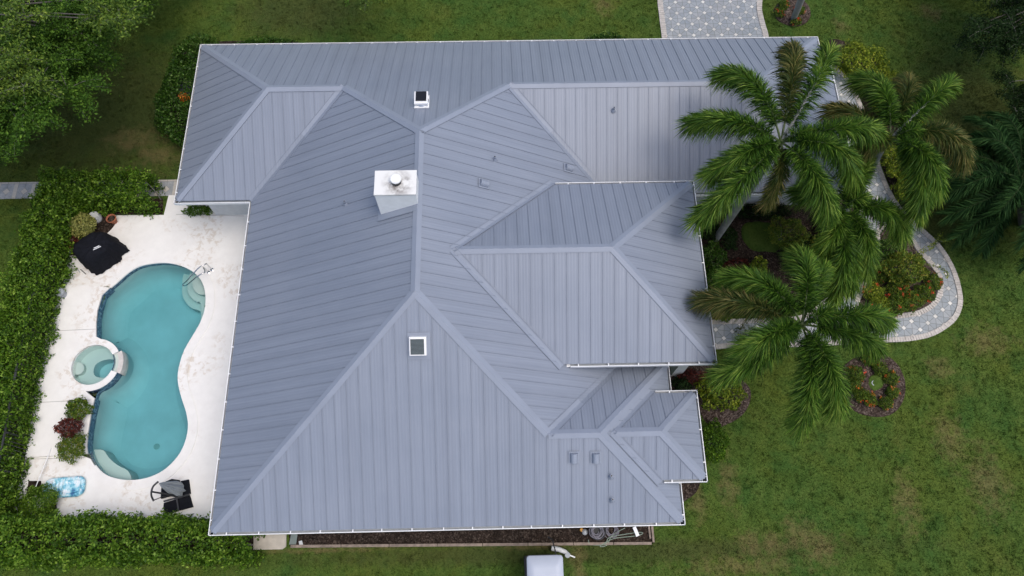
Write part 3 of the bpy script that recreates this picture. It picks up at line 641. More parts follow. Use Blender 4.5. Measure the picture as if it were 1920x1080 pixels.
walk_in = [(1290, 600), (1335, 600), (1400, 598), (1470, 597), (1510, 588), (1535, 570), (1560, 545), (1585, 510), (1603, 475), (1612, 440), (1608, 400), (1600, 350), (1590, 300), (1575, 240), (1558, 190), (1530, 140)]
wo = spline(P2(walk_out), 4, False); wi = spline(P2(walk_in), 4, False)
island_px = [(1650, 437), (1668, 428), (1690, 436), (1706, 452), (1722, 475), (1745, 500), (1757, 520), (1758, 545), (1748, 566), (1728, 580), (1705, 586), (1672, 589), (1640, 583), (1615, 575), (1612, 563), (1624, 540), (1640, 500), (1650, 465)]
isl = spline(P2(island_px), 4)
swk = (G(1600+30.6, 640)-G(1600, 640)).length/math.sqrt(2)
struct(sheet_holes('garden_path', wo+wi, [], .02, paver_mat('path_pavers', swk, R_(8), ((.25, .285, .305), (.36, .385, .40))), skirt=.05))
brick_edge('path_border', wo, .19, .05, -1); brick_edge('path_border', wi, .19, .05, -1)
brick_edge('path_border', isl, .19, .05, -1 if sum(isl[i][0]*isl[(i+1) % len(isl)][1]-isl[(i+1) % len(isl)][0]*isl[i][1] for i in range(len(isl))) > 0 else 1, closed=True)
def bed(name, pts, mat, z=.045, smooth=4, closed=True):
    q = spline(P2(pts), smooth) if smooth else P2(pts)
    n = len(q); cxx = sum(a for a, b in q)/n; cyy = sum(b for a, b in q)/n; mb = MB(); rings = []
    for k, s in enumerate((1, .97, .8, .5, .2)):
        rings.append([(cxx+(a-cxx)*s, cyy+(b-cyy)*s, (0.0 if k == 0 else z+.02*k+random.uniform(-.008, .008))) for a, b in q])
    mb.grid(rings, 0, True); mb.face(rings[-1]); o = mb.build(name, mat, None, True); return struct(o), q
BEDS = []
for nm, px, mt in [('mulch_bed', island_px, M_mulch),
                   ('mulch_bed', [(1615, 665), (1650, 662), (1680, 680), (1697, 715), (1694, 750), (1675, 775), (1645, 782), (1610, 775), (1585, 755), (1575, 725), (1578, 690)], M_mulch),
                   ('mulch_bed', [(1452, 15), (1480, -8), (1510, 5), (1520, 25), (1512, 43), (1490, 50), (1465, 43), (1453, 32)], M_mulch),
                   ('mulch_bed', [(1556, 75), (1590, 80), (1640, 110), (1670, 160), (1700, 230), (1735, 300), (1765, 345), (1755, 375), (1722, 415), (1690, 390), (1660, 330), (1640, 260), (1618, 195), (1590, 145), (1560, 112)], M_soil),
                   ('mulch_bed', [(1255, 680), (1320, 672), (1360, 690), (1400, 720), (1408, 745), (1395, 775), (1365, 795), (1330, 800), (1290, 740), (1255, 740)], M_mulch),
                   ('mulch_bed', [(1290, 800), (1310, 790), (1315, 870), (1310, 915), (1290, 935), (1270, 935)], M_soil),
                   ('mulch_bed', [(318, 140), (345, 95), (400, 78), (540, 78), (560, 84), (560, 140), (400, 290), (348, 262), (322, 240), (312, 200)], M_soil),
                   ('mulch_bed', [(134, 436), (172, 404), (205, 404), (219, 410), (214, 425), (200, 440), (180, 460), (140, 480), (128, 470)], M_soil)]:
    o, q = bed(nm, px, mt); BEDS.append(q)
    if px[0] == (134, 436): o.location.z = .03
gd = P2([(1296, 368)])+P2(walk_in[:1])+[]
garden = [(1300, 372), (1540, 300), (1600, 330), (1600, 400), (1600, 470), (1570, 520), (1530, 565), (1480, 585), (1400, 588), (1290, 590)]
o, q = bed('mulch_bed', garden, M_soil, .03, 0); BEDS.append(q)
o, q = bed('grass_island', [(1388, 430), (1400, 418), (1425, 416), (1460, 425), (1475, 450), (1465, 475), (1440, 480), (1410, 472), (1392, 455)], M_grass, .07); 
strip, qs = bed('planting_strip', [(540, 975), (1224, 965), (1226, 1016), (900, 1021), (543, 1025)], M_soil, .02, 0); BEDS.append(qs)
for px in ([(-80, 962), (440, 968), (476, 985), (476, 1048), (-80, 1062)], [(55, 372), (170, 372), (306, 372), (306, 402), (170, 403), (132, 440), (118, 532), (88, 622), (60, 757), (28, 930), (20, 975), (-80, 975), (-25, 800), (28, 620), (70, 450)]):
    q = P2(px); BEDS.append(q); struct(sheet_holes('hedge_bed', q, [], .012, M_soil))
# left side path with tan cross bands
def band_mat():
    m, t, b = newmat('side_path_pavers'); sp = t.nodes.new('ShaderNodeSeparateXYZ'); t.links.new(pos(t), sp.inputs[0])
    u = math_(t, 'FRACT', math_(t, 'DIVIDE', math_(t, 'ADD', sp.outputs[0], 40.0), .72)); g0 = G(40, 358)
    du = math_(t, 'MULTIPLY', math_(t, 'ABSOLUTE', math_(t, 'SUBTRACT', u, .62)), .72); dv = math_(t, 'ABSOLUTE', math_(t, 'SUBTRACT', sp.outputs[1], g0.y-.03))
    bandm = math_(t, 'LESS_THAN', u, .22); dia = math_(t, 'LESS_THAN', math_(t, 'ADD', du, dv), .15); edge = math_(t, 'GREATER_THAN', dv, .36)
    c = ramp(t, noise(t, 2.5, 4), [(.35, (.24, .26, .275)), (.65, (.36, .37, .38))])
    tan = (.46, .43, .385)
    c = mixc(t, math_(t, 'MAXIMUM', math_(t, 'MAXIMUM', bandm, dia), edge), c, tan)
    ja = math_(t, 'ABSOLUTE', math_(t, 'SUBTRACT', math_(t, 'ADD', du, dv), .15)); jb = math_(t, 'ABSOLUTE', math_(t, 'SUBTRACT', u, .22)); jc = math_(t, 'ABSOLUTE', math_(t, 'SUBTRACT', dv, .36))
    jd = math_(t, 'ABSOLUTE', math_(t, 'SUBTRACT', du, 0.0))
    j = ramp(t, math_(t, 'MINIMUM', math_(t, 'MINIMUM', ja, jb), math_(t, 'MINIMUM', jc, math_(t, 'ADD', jd, math_(t, 'MULTIPLY', dia, 1.0)))), [(.006, 1.0), (.014, 0.0)])
    c = mixc(t, math_(t, 'MULTIPLY', j, .6), c, (.12, .12, .12))
    c = mixc(t, 1.0, c, ramp(t, noise(t, 20, 4), [(.3, (.88, .88, .88)), (.7, (1.1, 1.1, 1.1))]), 'MULTIPLY')
    t.links.new(c, b.inputs['Base Color']); b.inputs['Roughness'].default_value = .8; return m
a_, b_ = G(-200, 375).y, G(40, 342).y
sp_l = [(-65, G(0, 378).y-.05), (-11.0, G(330, 366).y-.02), (-11.0, G(330, 337).y), (-65, G(0, 345).y)]
struct(sheet_holes('side_path', sp_l, [], .022, band_mat(), skirt=.05))
# concrete pad and bits along the south wall
struct(MB().prism(P2([(477, 985), (538, 985), (537, 1025), (530, 1030), (476, 1031)]), .0, .06).build('concrete_pad', basic('old_concrete', (.47, .43, .37), .9, .15, 4, bmp=.3)))
# ---------------------------------------------------------------- vegetation
def leaves_at(C, Nn, size, asp=.5, flat=.5, rnd=None, fold=True):
    """leaf cards (two-triangle diamonds folded) at centres C with bias normals Nn"""
    n = len(C); r = rng.normal(size=(n, 3)); nr = Nn*flat + r*(1-flat)*.9; nr /= np.linalg.norm(nr, axis=1)[:, None]+1e-9
    t = rng.normal(size=(n, 3)); t -= nr*(t*nr).sum(1)[:, None]; t /= np.linalg.norm(t, axis=1)[:, None]+1e-9
    b = np.cross(nr, t); s = size*rng.uniform(.6, 1.35, n)[:, None]
    V = np.stack([C-t*s*.5, C+b*s*asp*.5+nr*s*.08, C+t*s*.5-nr*s*.05, C-b*s*asp*.5+nr*s*.08], 1).reshape(-1, 3)
    F = np.arange(n*4).reshape(n, 4); return V, F
def mk_leaves(name, parts, mat, parent=None, tint=0):
    V = []; F = []; k = 0; R = []
    for v, f in parts: V.append(v); F.append(f+k); k += len(v)
    V = np.concatenate(V); F = np.concatenate(F); return np_mesh(name, V, F, mat, parent, np.clip(rng.beta(2, 2.4, len(F))+tint, 0, 1))
def blob_pts(c, r, n, lump=.18, lo=-.1, seed=None, shell=.28):
    d = rng.normal(size=(n, 3)); d /= np.linalg.norm(d, axis=1)[:, None]; d[:, 2] = np.where(d[:, 2] < lo, -d[:, 2]*.6, d[:, 2])
    ph = rng.uniform(0, 6.28, 6); 
    l = 1+lump*(np.sin(d[:, 0]*5+ph[0])*np.sin(d[:, 1]*5+ph[1])+np.sin(d[:, 2]*6+ph[2]+d[:, 0]*4)*.6+.5*np.sin(d[:, 0]*11+ph[3])*np.sin(d[:, 1]*12+ph[4]))
    rad = l*(1-shell*rng.random(n)**1.6); P_ = np.array(c)+d*rad[:, None]*np.array(r); return P_, d
def core(c, r, mat, parent, name='stem'):
    mb = MB(); c = Vector(c)
    for k in range(6):
        a = 2*math.pi*k/6+random.random(); mb.tube([(c.x, c.y, 0), (c.x+.3*r[0]*math.cos(a), c.y+.3*r[1]*math.sin(a), c.z*.6+.02), (c.x+.75*r[0]*math.cos(a), c.y+.75*r[1]*math.sin(a), c.z+.25*r[2])], [.02, .014, .006], 5)
    return mb.build(name, mat, parent)
def shrub(name, label, cat, px, py, z, rpx, rz, mat, size=.09, dens=1.0, group=None, asp=.5, flowers=None, fmat=None, ry=None, flat=.45, lump=.18, tint=0):
    g = G(px, py, z); rx = (G(px+rpx, py, z)-g).length; ryy = rx if ry is None else (G(px+ry, py, z)-g).length
    t = thing(name, label, cat, (g.x, g.y, 0), group)
    c = (g.x, g.y, max(.12, z-rz*.35)); area = 4*math.pi*((rx*ryy+rx*rz+ryy*rz)/3)*.6
    n = int(area/(size*size*asp*.5)*1.9*dens); n = max(160, min(n, 26000))
    P_, d = blob_pts(c, (rx, ryy, rz), n, lump)
    P_[:, 2] = np.maximum(P_[:, 2], .04)
    mk_leaves('foliage', [leaves_at(P_, d, size, asp, flat)], mat, t, tint); core(c, (rx, ryy, rz), M_twig, t)
    if flowers:
        parts = []
        for k in range(flowers):
            q, dd = blob_pts(c, (rx*.98, ryy*.98, rz*1.03), 1, lump, .3, shell=.05); C = q+rng.normal(size=(18, 3))*np.array([.032, .032, .015]); parts.append(leaves_at(C, np.tile([[0, 0, 1.]], (18, 1)), .035, .8, .6))
        mk_leaves('flowers', parts, fmat, t)
    return t
def hedge(label, quads, h, mat, size=.105, dens=1.0, width_noise=.2, name='hedge'):
    """quads: list of plan centre-line segments [(x,y,halfwidth)...]; leaves over top and sides with lumps"""
    pl = [Vector(q[:2]) for q in quads]; hw = [q[2] for q in quads]; L = [0]
    for a, b in zip(pl, pl[1:]): L.append(L[-1]+(b-a).length)
    t = thing(name, label, 'hedge', (pl[0].x, pl[0].y, 0)); mw = sum(hw)/len(hw)
    n = int(L[-1]*(2*mw+2*h)/(size*size*.5*.5)*.95*dens); n = min(n, 110000)
    s = rng.uniform(-.02, 1.02, n)*L[-1]; j = np.clip(np.searchsorted(L, s)-1, 0, len(pl)-2); La = np.array(L)
    u = (s-La[j])/(La[j+1]-La[j]); PX = np.array([[q.x, q.y] for q in pl]); C = PX[j]+(PX[j+1]-PX[j])*u[:, None]; H = np.array(hw)[j]*(1-u)+np.array(hw)[j+1]*u
    tg = PX[j+1]-PX[j]; tg /= np.linalg.norm(tg, axis=1)[:, None]; nn = np.stack([-tg[:, 1], tg[:, 0]], 1)
    per = 2*h+2*mw; w_ = rng.random(n)*per; side = np.zeros(n); zz = np.zeros(n); nz = np.zeros(n)
    a = w_ < h; b = w_ > h+2*mw; c = ~(a | b)
    side[a] = -1; zz[a] = w_[a]; side[b] = 1; zz[b] = per-w_[b]; side[c] = (w_[c]-h)/mw-1; zz[c] = h; nz[c] = 1
    k1 = rng.uniform(0, 6.28, 8)
    lum = (np.sin(s*2.3+k1[0]+side*1.2)+np.sin(s*5.1+k1[1]+side*3)+.8*np.sin(s*9.7+k1[2]-side*6+zz*5))/2.8
    edge = 1-.22*np.clip((zz/h-.75)*4, 0, 1)*(np.abs(side) > .9)
    depth = rng.random(n)**1.8*.30
    off = side*H*edge*(1+width_noise*lum)-np.sign(side)*(1-nz)*depth
    Z = zz*(1+.17*lum*nz)-nz*depth*(1.0)-nz*.25*h*.3*np.clip(np.abs(side)-.7, 0, 1)*3+nz*lum*.08
    P_ = np.stack([C[:, 0]+nn[:, 0]*off, C[:, 1]+nn[:, 1]*off, np.maximum(Z, .03)], 1); P_ += rng.normal(size=P_.shape)*.05; P_[:, 2] = np.maximum(P_[:, 2], .03)
    Nn = np.stack([nn[:, 0]*side*(1-nz), nn[:, 1]*side*(1-nz), nz+.3], 1)
    # loose shoots above the clipped surface
    m = (n//45)*12; kc = rng.integers(0, n, m//12); id_ = np.repeat(kc, 12); Q = P_[id_]+Nn[id_]*np.repeat(rng.uniform(.02, .18, m//12), 12)[:, None]+rng.normal(size=(m, 3))*.055
    mk_leaves('foliage', [leaves_at(P_, Nn, size, .55, .45)], mat, t)
    mk_leaves('shoots', [leaves_at(Q, Nn[id_], size*1.0, .5, .35)], mat, t, .22)
    mb = MB()
    step_ = .45; q = 0
    while q < L[-1]:
        jj = max(0, min(len(pl)-2, int(np.searchsorted(L, q))-1)); uu = (q-L[jj])/(L[jj+1]-L[jj]); c0 = pl[jj].lerp(pl[jj+1], uu)
        mb.tube([(c0.x, c0.y, 0), (c0.x+random.uniform(-.1, .1), c0.y+random.uniform(-.1, .1), h*.5), (c0.x+random.uniform(-.25, .25), c0.y+random.uniform(-.25, .25), h*.85)], [.025, .018, .008], 5); q += step_
    mb.build('stem', M_twig, t); return t
gy = lambda *a: G(*a)
HH = 1.75
n0, n1 = G(60, 360, HH*.9), G(300, 350, HH*.9)
hedge('clipped green hedge along the north end of the pool deck beside the side path', [(G(95, 0).x*0+G(110, 395).x, G(0, 0).x*0+14.9, .62), (G(306, 400).x-.15, 14.9, .62)], 1.45, L_hedge, dens=1.9)
Wt = [(70, 375), (45, 480), (20, 600), (0, 720), (-22, 850), (-40, 960)]
hedge('tall green hedge running down the west edge of the pool deck', [(G(a+32, b, HH).x, G(a+32, b, HH).y, .64) for a, b in [(63, 350), (26, 455), (-6, 580), (-34, 690), (-66, 820), (-92, 950), (-106, 1030)]], HH, L_hedge, dens=1.9)
hedge('thick clipped hedge across the south end of the pool deck below the folded umbrella', [(G(-60, 1012, HH).x, G(-60, 1012, HH).y, .72), (G(120, 1010, HH).x, G(120, 1010, HH).y, .70), (G(300, 1008, HH).x, G(300, 1008, HH).y, .66), (G(462, 1018, 1.5).x, G(462, 1018, 1.5).y, .55)], HH, L_hedge, dens=1.9)
shrub('shrub', 'glossy rounded green shrub against the northwest corner of the house', 'shrub', 347, 178, 1.0, 58, 1.1, L_hedge2, .11, 1.0, ry=98, lump=.1)
shrub('shrub', 'glossy green shrub curving round the roof corner at top left', 'shrub', 372, 100, 1.0, 50, .8, L_hedge2, .10, 1.0, ry=42)
shrub('shrub', 'low green shrub half hidden behind the north gutter left of the lawn', 'shrub', 500, 84, .4, 60, .6, L_hedge2, .09, .8, ry=18)
shrub('shrub', 'tiny green shrub peeking over the north gutter left of the driveway', 'shrub', 1135, 74, .3, 40, .5, L_hedge2, .09, .7, ry=14)
shrub('shrub', 'dark green shrub under the roof corner at the hedge end', 'shrub', 370, 393, .3, 26, .5, L_hedge, .09, .8, ry=10)
shrub('croton', 'small orange croton beside the glossy shrub under the west eave', 'plant', 345, 183, 1.35, 9, .35, L_orange, .13, .6, asp=.4)
# pool side plants
shrub('shrub', 'round lime yellow shrub in the deck corner beside the covered grill', 'shrub', 153, 420, .75, 24, .5, L_lime, .075, 1.1, lump=.1)
shrub('croton', 'dark red and orange croton between the lime shrub and the west hedge', 'plant', 137, 452, .4, 13, .35, L_red, .10, .8)
shrub('shrub', 'small dark shrub at the foot of the lime yellow shrub', 'shrub', 157, 450, .3, 13, .25, L_ixora, .07, .8)
shrub('shrub', 'upright green shrub above the red croton left of the pool', 'shrub', 145, 766, .5, 21, .45, L_ixora, .075, 1.2, lump=.26)
shrub('croton', 'dark red leafy croton between two clipped green shrubs by the pool', 'plant', 128, 800, .6, 27, .38, L_red, .10, 1.0, ry=18, asp=.4)
shrub('shrub', 'clipped green shrub below the red croton left of the pool', 'shrub', 134, 837, .45, 27, .35, L_ixora, .07, 1.2, lump=.26, tint=.1)
shrub('shrub', 'feathery green bush in the southwest corner of the deck beside the pool float', 'shrub', 72, 945, .6, 34, .5, L_hedge, .08, 1.3, asp=.35, tint=.15)
for a, b, c, d in [(55, 902, 78, 930), (88, 945, 107, 985)]:
    struct(MB().prism(P2([(a, b), (c, b), (c+3, d), (a-5, d)]), .0, .045).build('mulch_bed', M_soil))
# front garden
GS = 'front garden shrubs'
shrub('shrub', 'large yellow variegated shrub right of the house corner at the top', 'shrub', 1615, 112, .9, 54, .8, L_yel, .10, 1.0, ry=37)
shrub('shrub', 'large yellow variegated shrub lower right of the biggest one beside the path bend', 'shrub', 1658, 152, .8, 34, .6, L_yel, .10, 1.0, ry=33)
shrub('shrub', 'yellow variegated shrub between the path and the right-hand palm crown', 'shrub', 1672, 200, .7, 26, .5, L_yel, .10, 1.0)
shrub('shrub', 'yellow green shrub peeking out above the raised frond of the right-hand palm', 'shrub', 1720, 240, .8, 22, .5, L_yel, .09, 1.0)
shrub('shrub', 'yellow green shrub under the right-hand palm along the path', 'shrub', 1685, 300, .8, 30, .6, L_yel, .09, 1.0, ry=40)
shrub('shrub', 'yellow green shrub where the path narrows under the palm fronds', 'shrub', 1715, 355, .8, 38, .6, L_yel, .09, 1.0, ry=34)
shrub('shrub', 'olive yellow shrub covering the bed beside the house bay near the lowest palm', 'shrub', 1352, 735, .6, 42, .55, L_yel, .12, 1.0, ry=34)
shrub('shrub', 'dense green bush against the corner bay beside the lawn', 'shrub', 1340, 828, .6, 28, .6, L_hedge, .08, 1.0, ry=38)
shrub('shrub', 'dark red shrub in the recess between the entry roof and the bay', 'shrub', 1300, 706, .4, 28, .45, L_red, .08, .9, ry=14)
shrub('shrub', 'dark green shrub in the recess beside the red shrub', 'shrub', 1278, 722, .4, 16, .4, L_dark, .08, .9)
shrub('shrub', 'dark green shrub against the entry wing below the leaning palm trunk', 'shrub', 1335, 480, .5, 26, .5, L_hedge2, .09, .9, ry=30)
shrub('shrub', 'dark green shrub further down the entry wing wall', 'shrub', 1345, 525, .5, 28, .5, L_hedge2, .09, .9, ry=26)
shrub('shrub', 'low dark shrub at the base of the leaning palm trunk', 'shrub', 1330, 425, .4, 20, .4, L_dark, .09, .9, ry=26)
shrub('shrub', 'rusty red groundcover shrub left of the small grass oval', 'shrub', 1385, 500, .2, 36, .25, L_red, .07, .8, ry=18, tint=-.05)
shrub('shrub', 'pale yellow green shrub just below the small grass oval', 'shrub', 1425, 497, .5, 17, .35, L_yel, .09, .9)
shrub('shrub', 'spiky olive shrub hanging over the small grass oval', 'shrub', 1478, 435, .9, 40, .5, L_ixora, .16, .7, asp=.15, ry=34, tint=.15)
shrub('shrub', 'low dark fern patch above the small grass oval under the palm fronds', 'shrub', 1430, 395, .4, 50, .35, L_dark, .11, .8, ry=16, asp=.25)
shrub('shrub', 'dark leafy patch between the curved trunk and the small grass oval', 'shrub', 1368, 445, .3, 16, .3, L_dark, .09, .8, ry=26, tint=.1)
shrub('shrub', 'dark green patch right of the small grass oval beside the inner path edge', 'shrub', 1560, 420, .5, 30, .5, L_hedge2, .09, .9, ry=40)
shrub('shrub', 'dark green shrub between the grass oval and the middle palms', 'shrub', 1510, 470, .6, 34, .5, L_dark, .09, .9)
shrub('shrub', 'reddish yellow shrub behind the lowest palm crown beside the path', 'shrub', 1545, 500, .9, 30, .6, L_yel, .09, .9, ry=52, tint=-.1)
shrub('shrub', 'orange tinted shrub above the lowest palm crown beside the path', 'shrub', 1535, 455, .8, 18, .5, L_ixora, .09, .9, tint=.25)
shrub('shrub', 'sparse straw coloured shrub over the path end near the house', 'shrub', 1400, 628, .6, 22, .4, L_palmB, .13, .35, asp=.12)
shrub('shrub', 'low green shrub beside the brown palm frond at the entry wing corner', 'shrub', 1355, 580, .4, 24, .4, L_ixora, .09, .9)
# island bed
shrub('shrub', 'big loose yellow green shrub filling the island bed inside the path loop', 'shrub', 1700, 500, 1.0, 40, .7, L_ixora, .085, 1.1, ry=32, tint=.18)
shrub('shrub', 'dark green shrub at the top of the island bed', 'shrub', 1672, 468, .7, 28, .5, L_hedge2, .085, .9)
IX = 'red flowering ixora in the island bed'
for k, (a, b, r, f, lb) in enumerate([(1650, 515, 15, 7, 'red flowering ixora on the left side of the island bed'), (1640, 548, 17, 4, 'yellow tinged ixora with few red flowers at the lower left of the island bed'),
    (1685, 540, 20, 9, 'red flowering ixora in the middle of the island bed'), (1705, 562, 19, 12, 'red flowering ixora on the lower edge of the island bed'),
    (1735, 548, 15, 6, 'red flowering ixora at the lower right of the island bed'), (1752, 528, 14, 5, 'red flowering ixora spilling over the right border of the island bed'), (1680, 572, 17, 6, 'red flowering ixora at the bottom tip of the island bed'), (1652, 570, 15, 3, 'orange yellow ixora at the bottom left of the island bed')]):
    shrub('ixora', lb, 'plant', a, b, .38, r*1.22, .33, L_ixora if k not in (1, 7) else L_yel, .06, 1.0, IX, flowers=f, fmat=P_red)
RB = 'ixora plants in the round lawn bed'
for a, b, r, f, fm, lb in [(1632, 673, 14, 5, P_orange, 'ixora plant at the top of the round bed touching the palm frond'), (1606, 700, 16, 6, P_red, 'ixora with coral red flowers at the upper left of the round bed'),
    (1602, 722, 13, 2, P_orange, 'mostly green ixora on the left of the round bed'), (1615, 740, 14, 8, P_red, 'ixora with bright red flowers at the lower left of the round bed'), (1632, 748, 13, 7, P_orange, 'ixora with orange flowers at the bottom of the round bed'),
    (1662, 755, 13, 4, P_orange, 'dark green ixora at the lower right of the round bed'), (1674, 735, 13, 5, P_orange, 'ixora with orange flowers on the right of the round bed'), (1672, 708, 14, 5, P_orange, 'ixora with small orange flowers at the upper right of the round bed'),
    (1650, 690, 14, 2, P_orange, 'green ixora between the top and upper right plants of the round bed')]:
    shrub('ixora', lb, 'plant', a, b, .3, r, .26, L_ixora, .055, 1.0, RB, flowers=f, fmat=fm)
o, q = bed('grass_tuft', [(1628, 708), (1645, 702), (1655, 715), (1650, 730), (1635, 735), (1625, 722)], M_grass, .10)
MB().lathe(G(1638, 719, .1), [(.10, 0), (.10, .06), (.07, .06), (.07, .03)], 14).build('sprinkler_ring', M_grey); tag(bpy.data.objects['sprinkler_ring'], 'small grey ring in the centre of the round flower bed', 'sprinkler')
DB = 'red flowering plants around the driveway palm'
for a, b, lb in [(1470, 8, 'red flowering plant at the upper left of the driveway palm trunk'), (1462, 22, 'red flowering plant lower left of the driveway palm trunk'), (1500, 18, 'red flowering plant right of the driveway palm trunk'), (1494, 38, 'small red flowering plant below the driveway palm trunk')]:
    shrub('ixora', lb, 'plant', a, b, .25, 10, .25, L_ixora, .06, .9, DB, flowers=6, fmat=P_red)
# ---------------------------------------------------------------- palms
def bez(a, b, c, n): return [a*(1-t)**2+b*2*t*(1-t)+c*t*t for t in [k/(n-1) for k in range(n)]]
def frond(parent, c, tip, arch, mat, plume=.5, n=700, rm=None, rr=.035, droopy=.0, flat=False, wd=.020, name='frond'):
    c = Vector(c); tip = Vector(tip); dd_ = tip-c; lat = Vector((-dd_.y, dd_.x, 0))*random.uniform(-.16, .16); m = c.lerp(tip, .62)+Vector((0, 0, arch*1.75))+lat; tip = tip+Vector((0, 0, 0)); path = bez(c, m, tip, 14)
    fo = MB().tube(path, [rr*(1-.8*k/13)+.004 for k in range(14)], 6).build(name, rm or basicR, parent)
    pa = np.array([list(q) for q in path]); t = rng.uniform(.10 if not flat else .03, 1.0, n)**.9; i = np.clip((t*13).astype(int), 0, 12); u = t*13-i
    P_ = pa[i]+(pa[i+1]-pa[i])*u[:, None]; T = pa[i+1]-pa[i]; T /= np.linalg.norm(T, axis=1)[:, None]
    up = np.tile([[0, 0, 1.]], (n, 1)); S = np.cross(T, up); S /= np.linalg.norm(S, axis=1)[:, None]+1e-9; U = np.cross(S, T)
    if flat: ang = np.where(rng.random(n) < .5, 0.25, math.pi-.25)+rng.normal(size=n)*.10
    else: ang = rng.uniform(0, 2*math.pi, n)
    D = S*np.cos(ang)[:, None]+U*np.sin(ang)[:, None]
    D = D*1.0+T*(.30+.85*t[:, None]**2)+rng.normal(size=(n, 3))*.22; D /= np.linalg.norm(D, axis=1)[:, None]
    ln = plume*(.42+.62*np.sin(np.clip(t, 0, 1)*math.pi*.62+.1))*rng.uniform(.6, 1.12, n)
    ln = ln[:, None]; grav = np.array([[0, 0, -1.]])*ln*ln*(.75+droopy)
    side = np.cross(D, rng.normal(size=(n, 3))); side /= np.linalg.norm(side, axis=1)[:, None]+1e-9; side *= wd/2
    A_ = P_; B_ = P_+D*ln*.55+grav*.3; C_ = P_+D*ln+grav
    V = np.stack([A_-side*.6, A_+side*.6, B_+side, C_, B_-side], 1).reshape(-1, 3); F = np.arange(n*5).reshape(n, 5)
    np_mesh('leaflets', V, F, mat, fo, np.clip(rng.beta(1.2, 1.5, n)*.9+.42*(t-.42), 0, 1)); return fo  # lighter to the tips: browning, plus light through the leaflets put into colour
M_dkr = basic('dark_rachis', (.02, .035, .012), .8, .2, 6, spec=.1)
basicR = basic('rachis', (.06, .09, .03), .6, .2, 6)
def palm(label, base, crown, zc, tips, r0=.13, r1=.11, plume=.66, bulge=.16, n=2600, group='foxtail palms in the front garden', crownshaft=True):
    b = G(*base); c = G(*crown, zc); t = thing('palm_tree', label, 'palm tree', (b.x, b.y, 0), group)
    path = bez(b, b.lerp(c, .5)+Vector((0, 0, .2)), c-Vector((0, 0, .55)), 16)
    rr = [(r0+(bulge-r0)*math.sin(min(1, k/9)*math.pi*.5)) if k < 10 else bulge+(r1-bulge)*(k-9)/6 for k in range(16)]
    tm = MB(); tm.tube(path, rr, 14); to = tm.build('trunk', M_trunk, t, True)
    MB().tube([path[-1], path[-1].lerp(c, .6), c+Vector((0, 0, .1))], [r1*1.02, r1*.8, .05], 12).build('crownshaft', basicR, t, True)
    for k in range(1):   # young upright leaves filling the heart of the crown
        a = 1.257*k+random.random()*.5; frond(t, c, c+Vector((math.cos(a)*.75, math.sin(a)*.75, .35)), .35, L_palm, plume*.75, n//4)
    for k, q in enumerate(tips):
        px, py, dz, arch = q[:4]; mat = q[4] if len(q) > 4 else L_palm; sc_ = q[5] if len(q) > 5 else 1.0
        frond(t, c, G(px, py, zc+dz), arch, mat, plume*sc_, int(n*(1 if sc_ >= 1 else sc_)*(.6 if dz >= .9 else 1)), rm=M_trunk if dz >= .9 else None, rr=.06 if dz >= .9 else .035)
    return t
palm('foxtail palm with curved pale trunk leaning beside the entry wing, its crown over the roof', (1341, 450), (1464, 266), 7.0,
     [(1296, 230, -.5, .9), (1356, 138, .0, .8), (1487, 92, .5, .7, L_palmB), (1556, 95, 1.2, .3), (1600, 328, -.6, 1.1), (1646, 250, -.2, .9), (1556, 398, -.7, .8), (1330, 330, -.7, .9), (1308, 412, -1.1, .9), (1440, 380, -1.4, .5, L_palmB, .7)])
palm('foxtail palm furthest right with one raised pale-stalked frond, beside the yellow shrubs', (1560, 432), (1668, 262), 6.4,
     [(1612, 150, .1, .8), (1700, 152, -.2, .7, L_palmB), (1782, 155, .9, .3), (1562, 208, -.6, .3, L_palmB), (1808, 300, -.6, .9, L_palmB), (1755, 355, -.4, 1.0), (1722, 398, -.9, .8), (1600, 290, -.3, .6, L_palmB, .8)])
palm('smaller foxtail palm in the middle of the garden group below the other crowns', (1525, 520), (1574, 392), 4.9,
     [(1694, 436, -.5, .7), (1622, 300, .7, .2), (1545, 470, -.3, .6, L_palm, .9), (1622, 510, -.9, .8), (1566, 560, -1.1, .8), (1500, 360, -.5, .6), (1590, 540, -1.2, .7)])
palm('lowest foxtail palm with full star-shaped crown beside the corner of the entry roof', (1450, 590), (1503, 608), 5.6,
     [(1318, 562, -.5, .8, L_palmB), (1366, 522, -.1, .9), (1498, 478, .2, .8), (1664, 604, -.2, .8), (1645, 650, -.8, .7), (1502, 795, -.7, .8), (1570, 765, -.3, .9), (1352, 705, -.8, .8), (1400, 655, .3, .6), (1545, 500, -.8, .6, L_palm, .8)])
palm('palm with grey trunk rising from the flower ring beside the driveway', (1487, 38), (1560, -150), 7.5,
     [(1700, -170, -.5, .9), (1450, -230, -.3, .8), (1560, -300, .2, .8), (1420, -140, -.6, .8)], n=350)
dt = thing('date_palm', 'dark green date palm with long feathery fronds at the right edge', 'palm tree', (G(1925, 420).x, G(1925, 420).y, 0))
c = G(1912, 338, 2.6); MB().tube([(dt.location.x, dt.location.y, 0), c.lerp(dt.location, .5)+Vector((0, 0, .1)), c], [.3, .26, .22], 12).build('trunk', M_bark, dt)
for k in range(30):
    a = 2*math.pi*k/30+random.uniform(-.09, .09); L_ = random.uniform(2.3, 3.3); dz = random.choice([-1.1, -.6, 0, .5])
    frond(dt, c, c+Vector((L_*math.cos(a)*(1-.15*max(0, dz)), L_*math.sin(a)*(1-.15*max(0, dz)), dz)), .8, L_date, .50, 900, flat=True, wd=.028, rm=M_dkr)
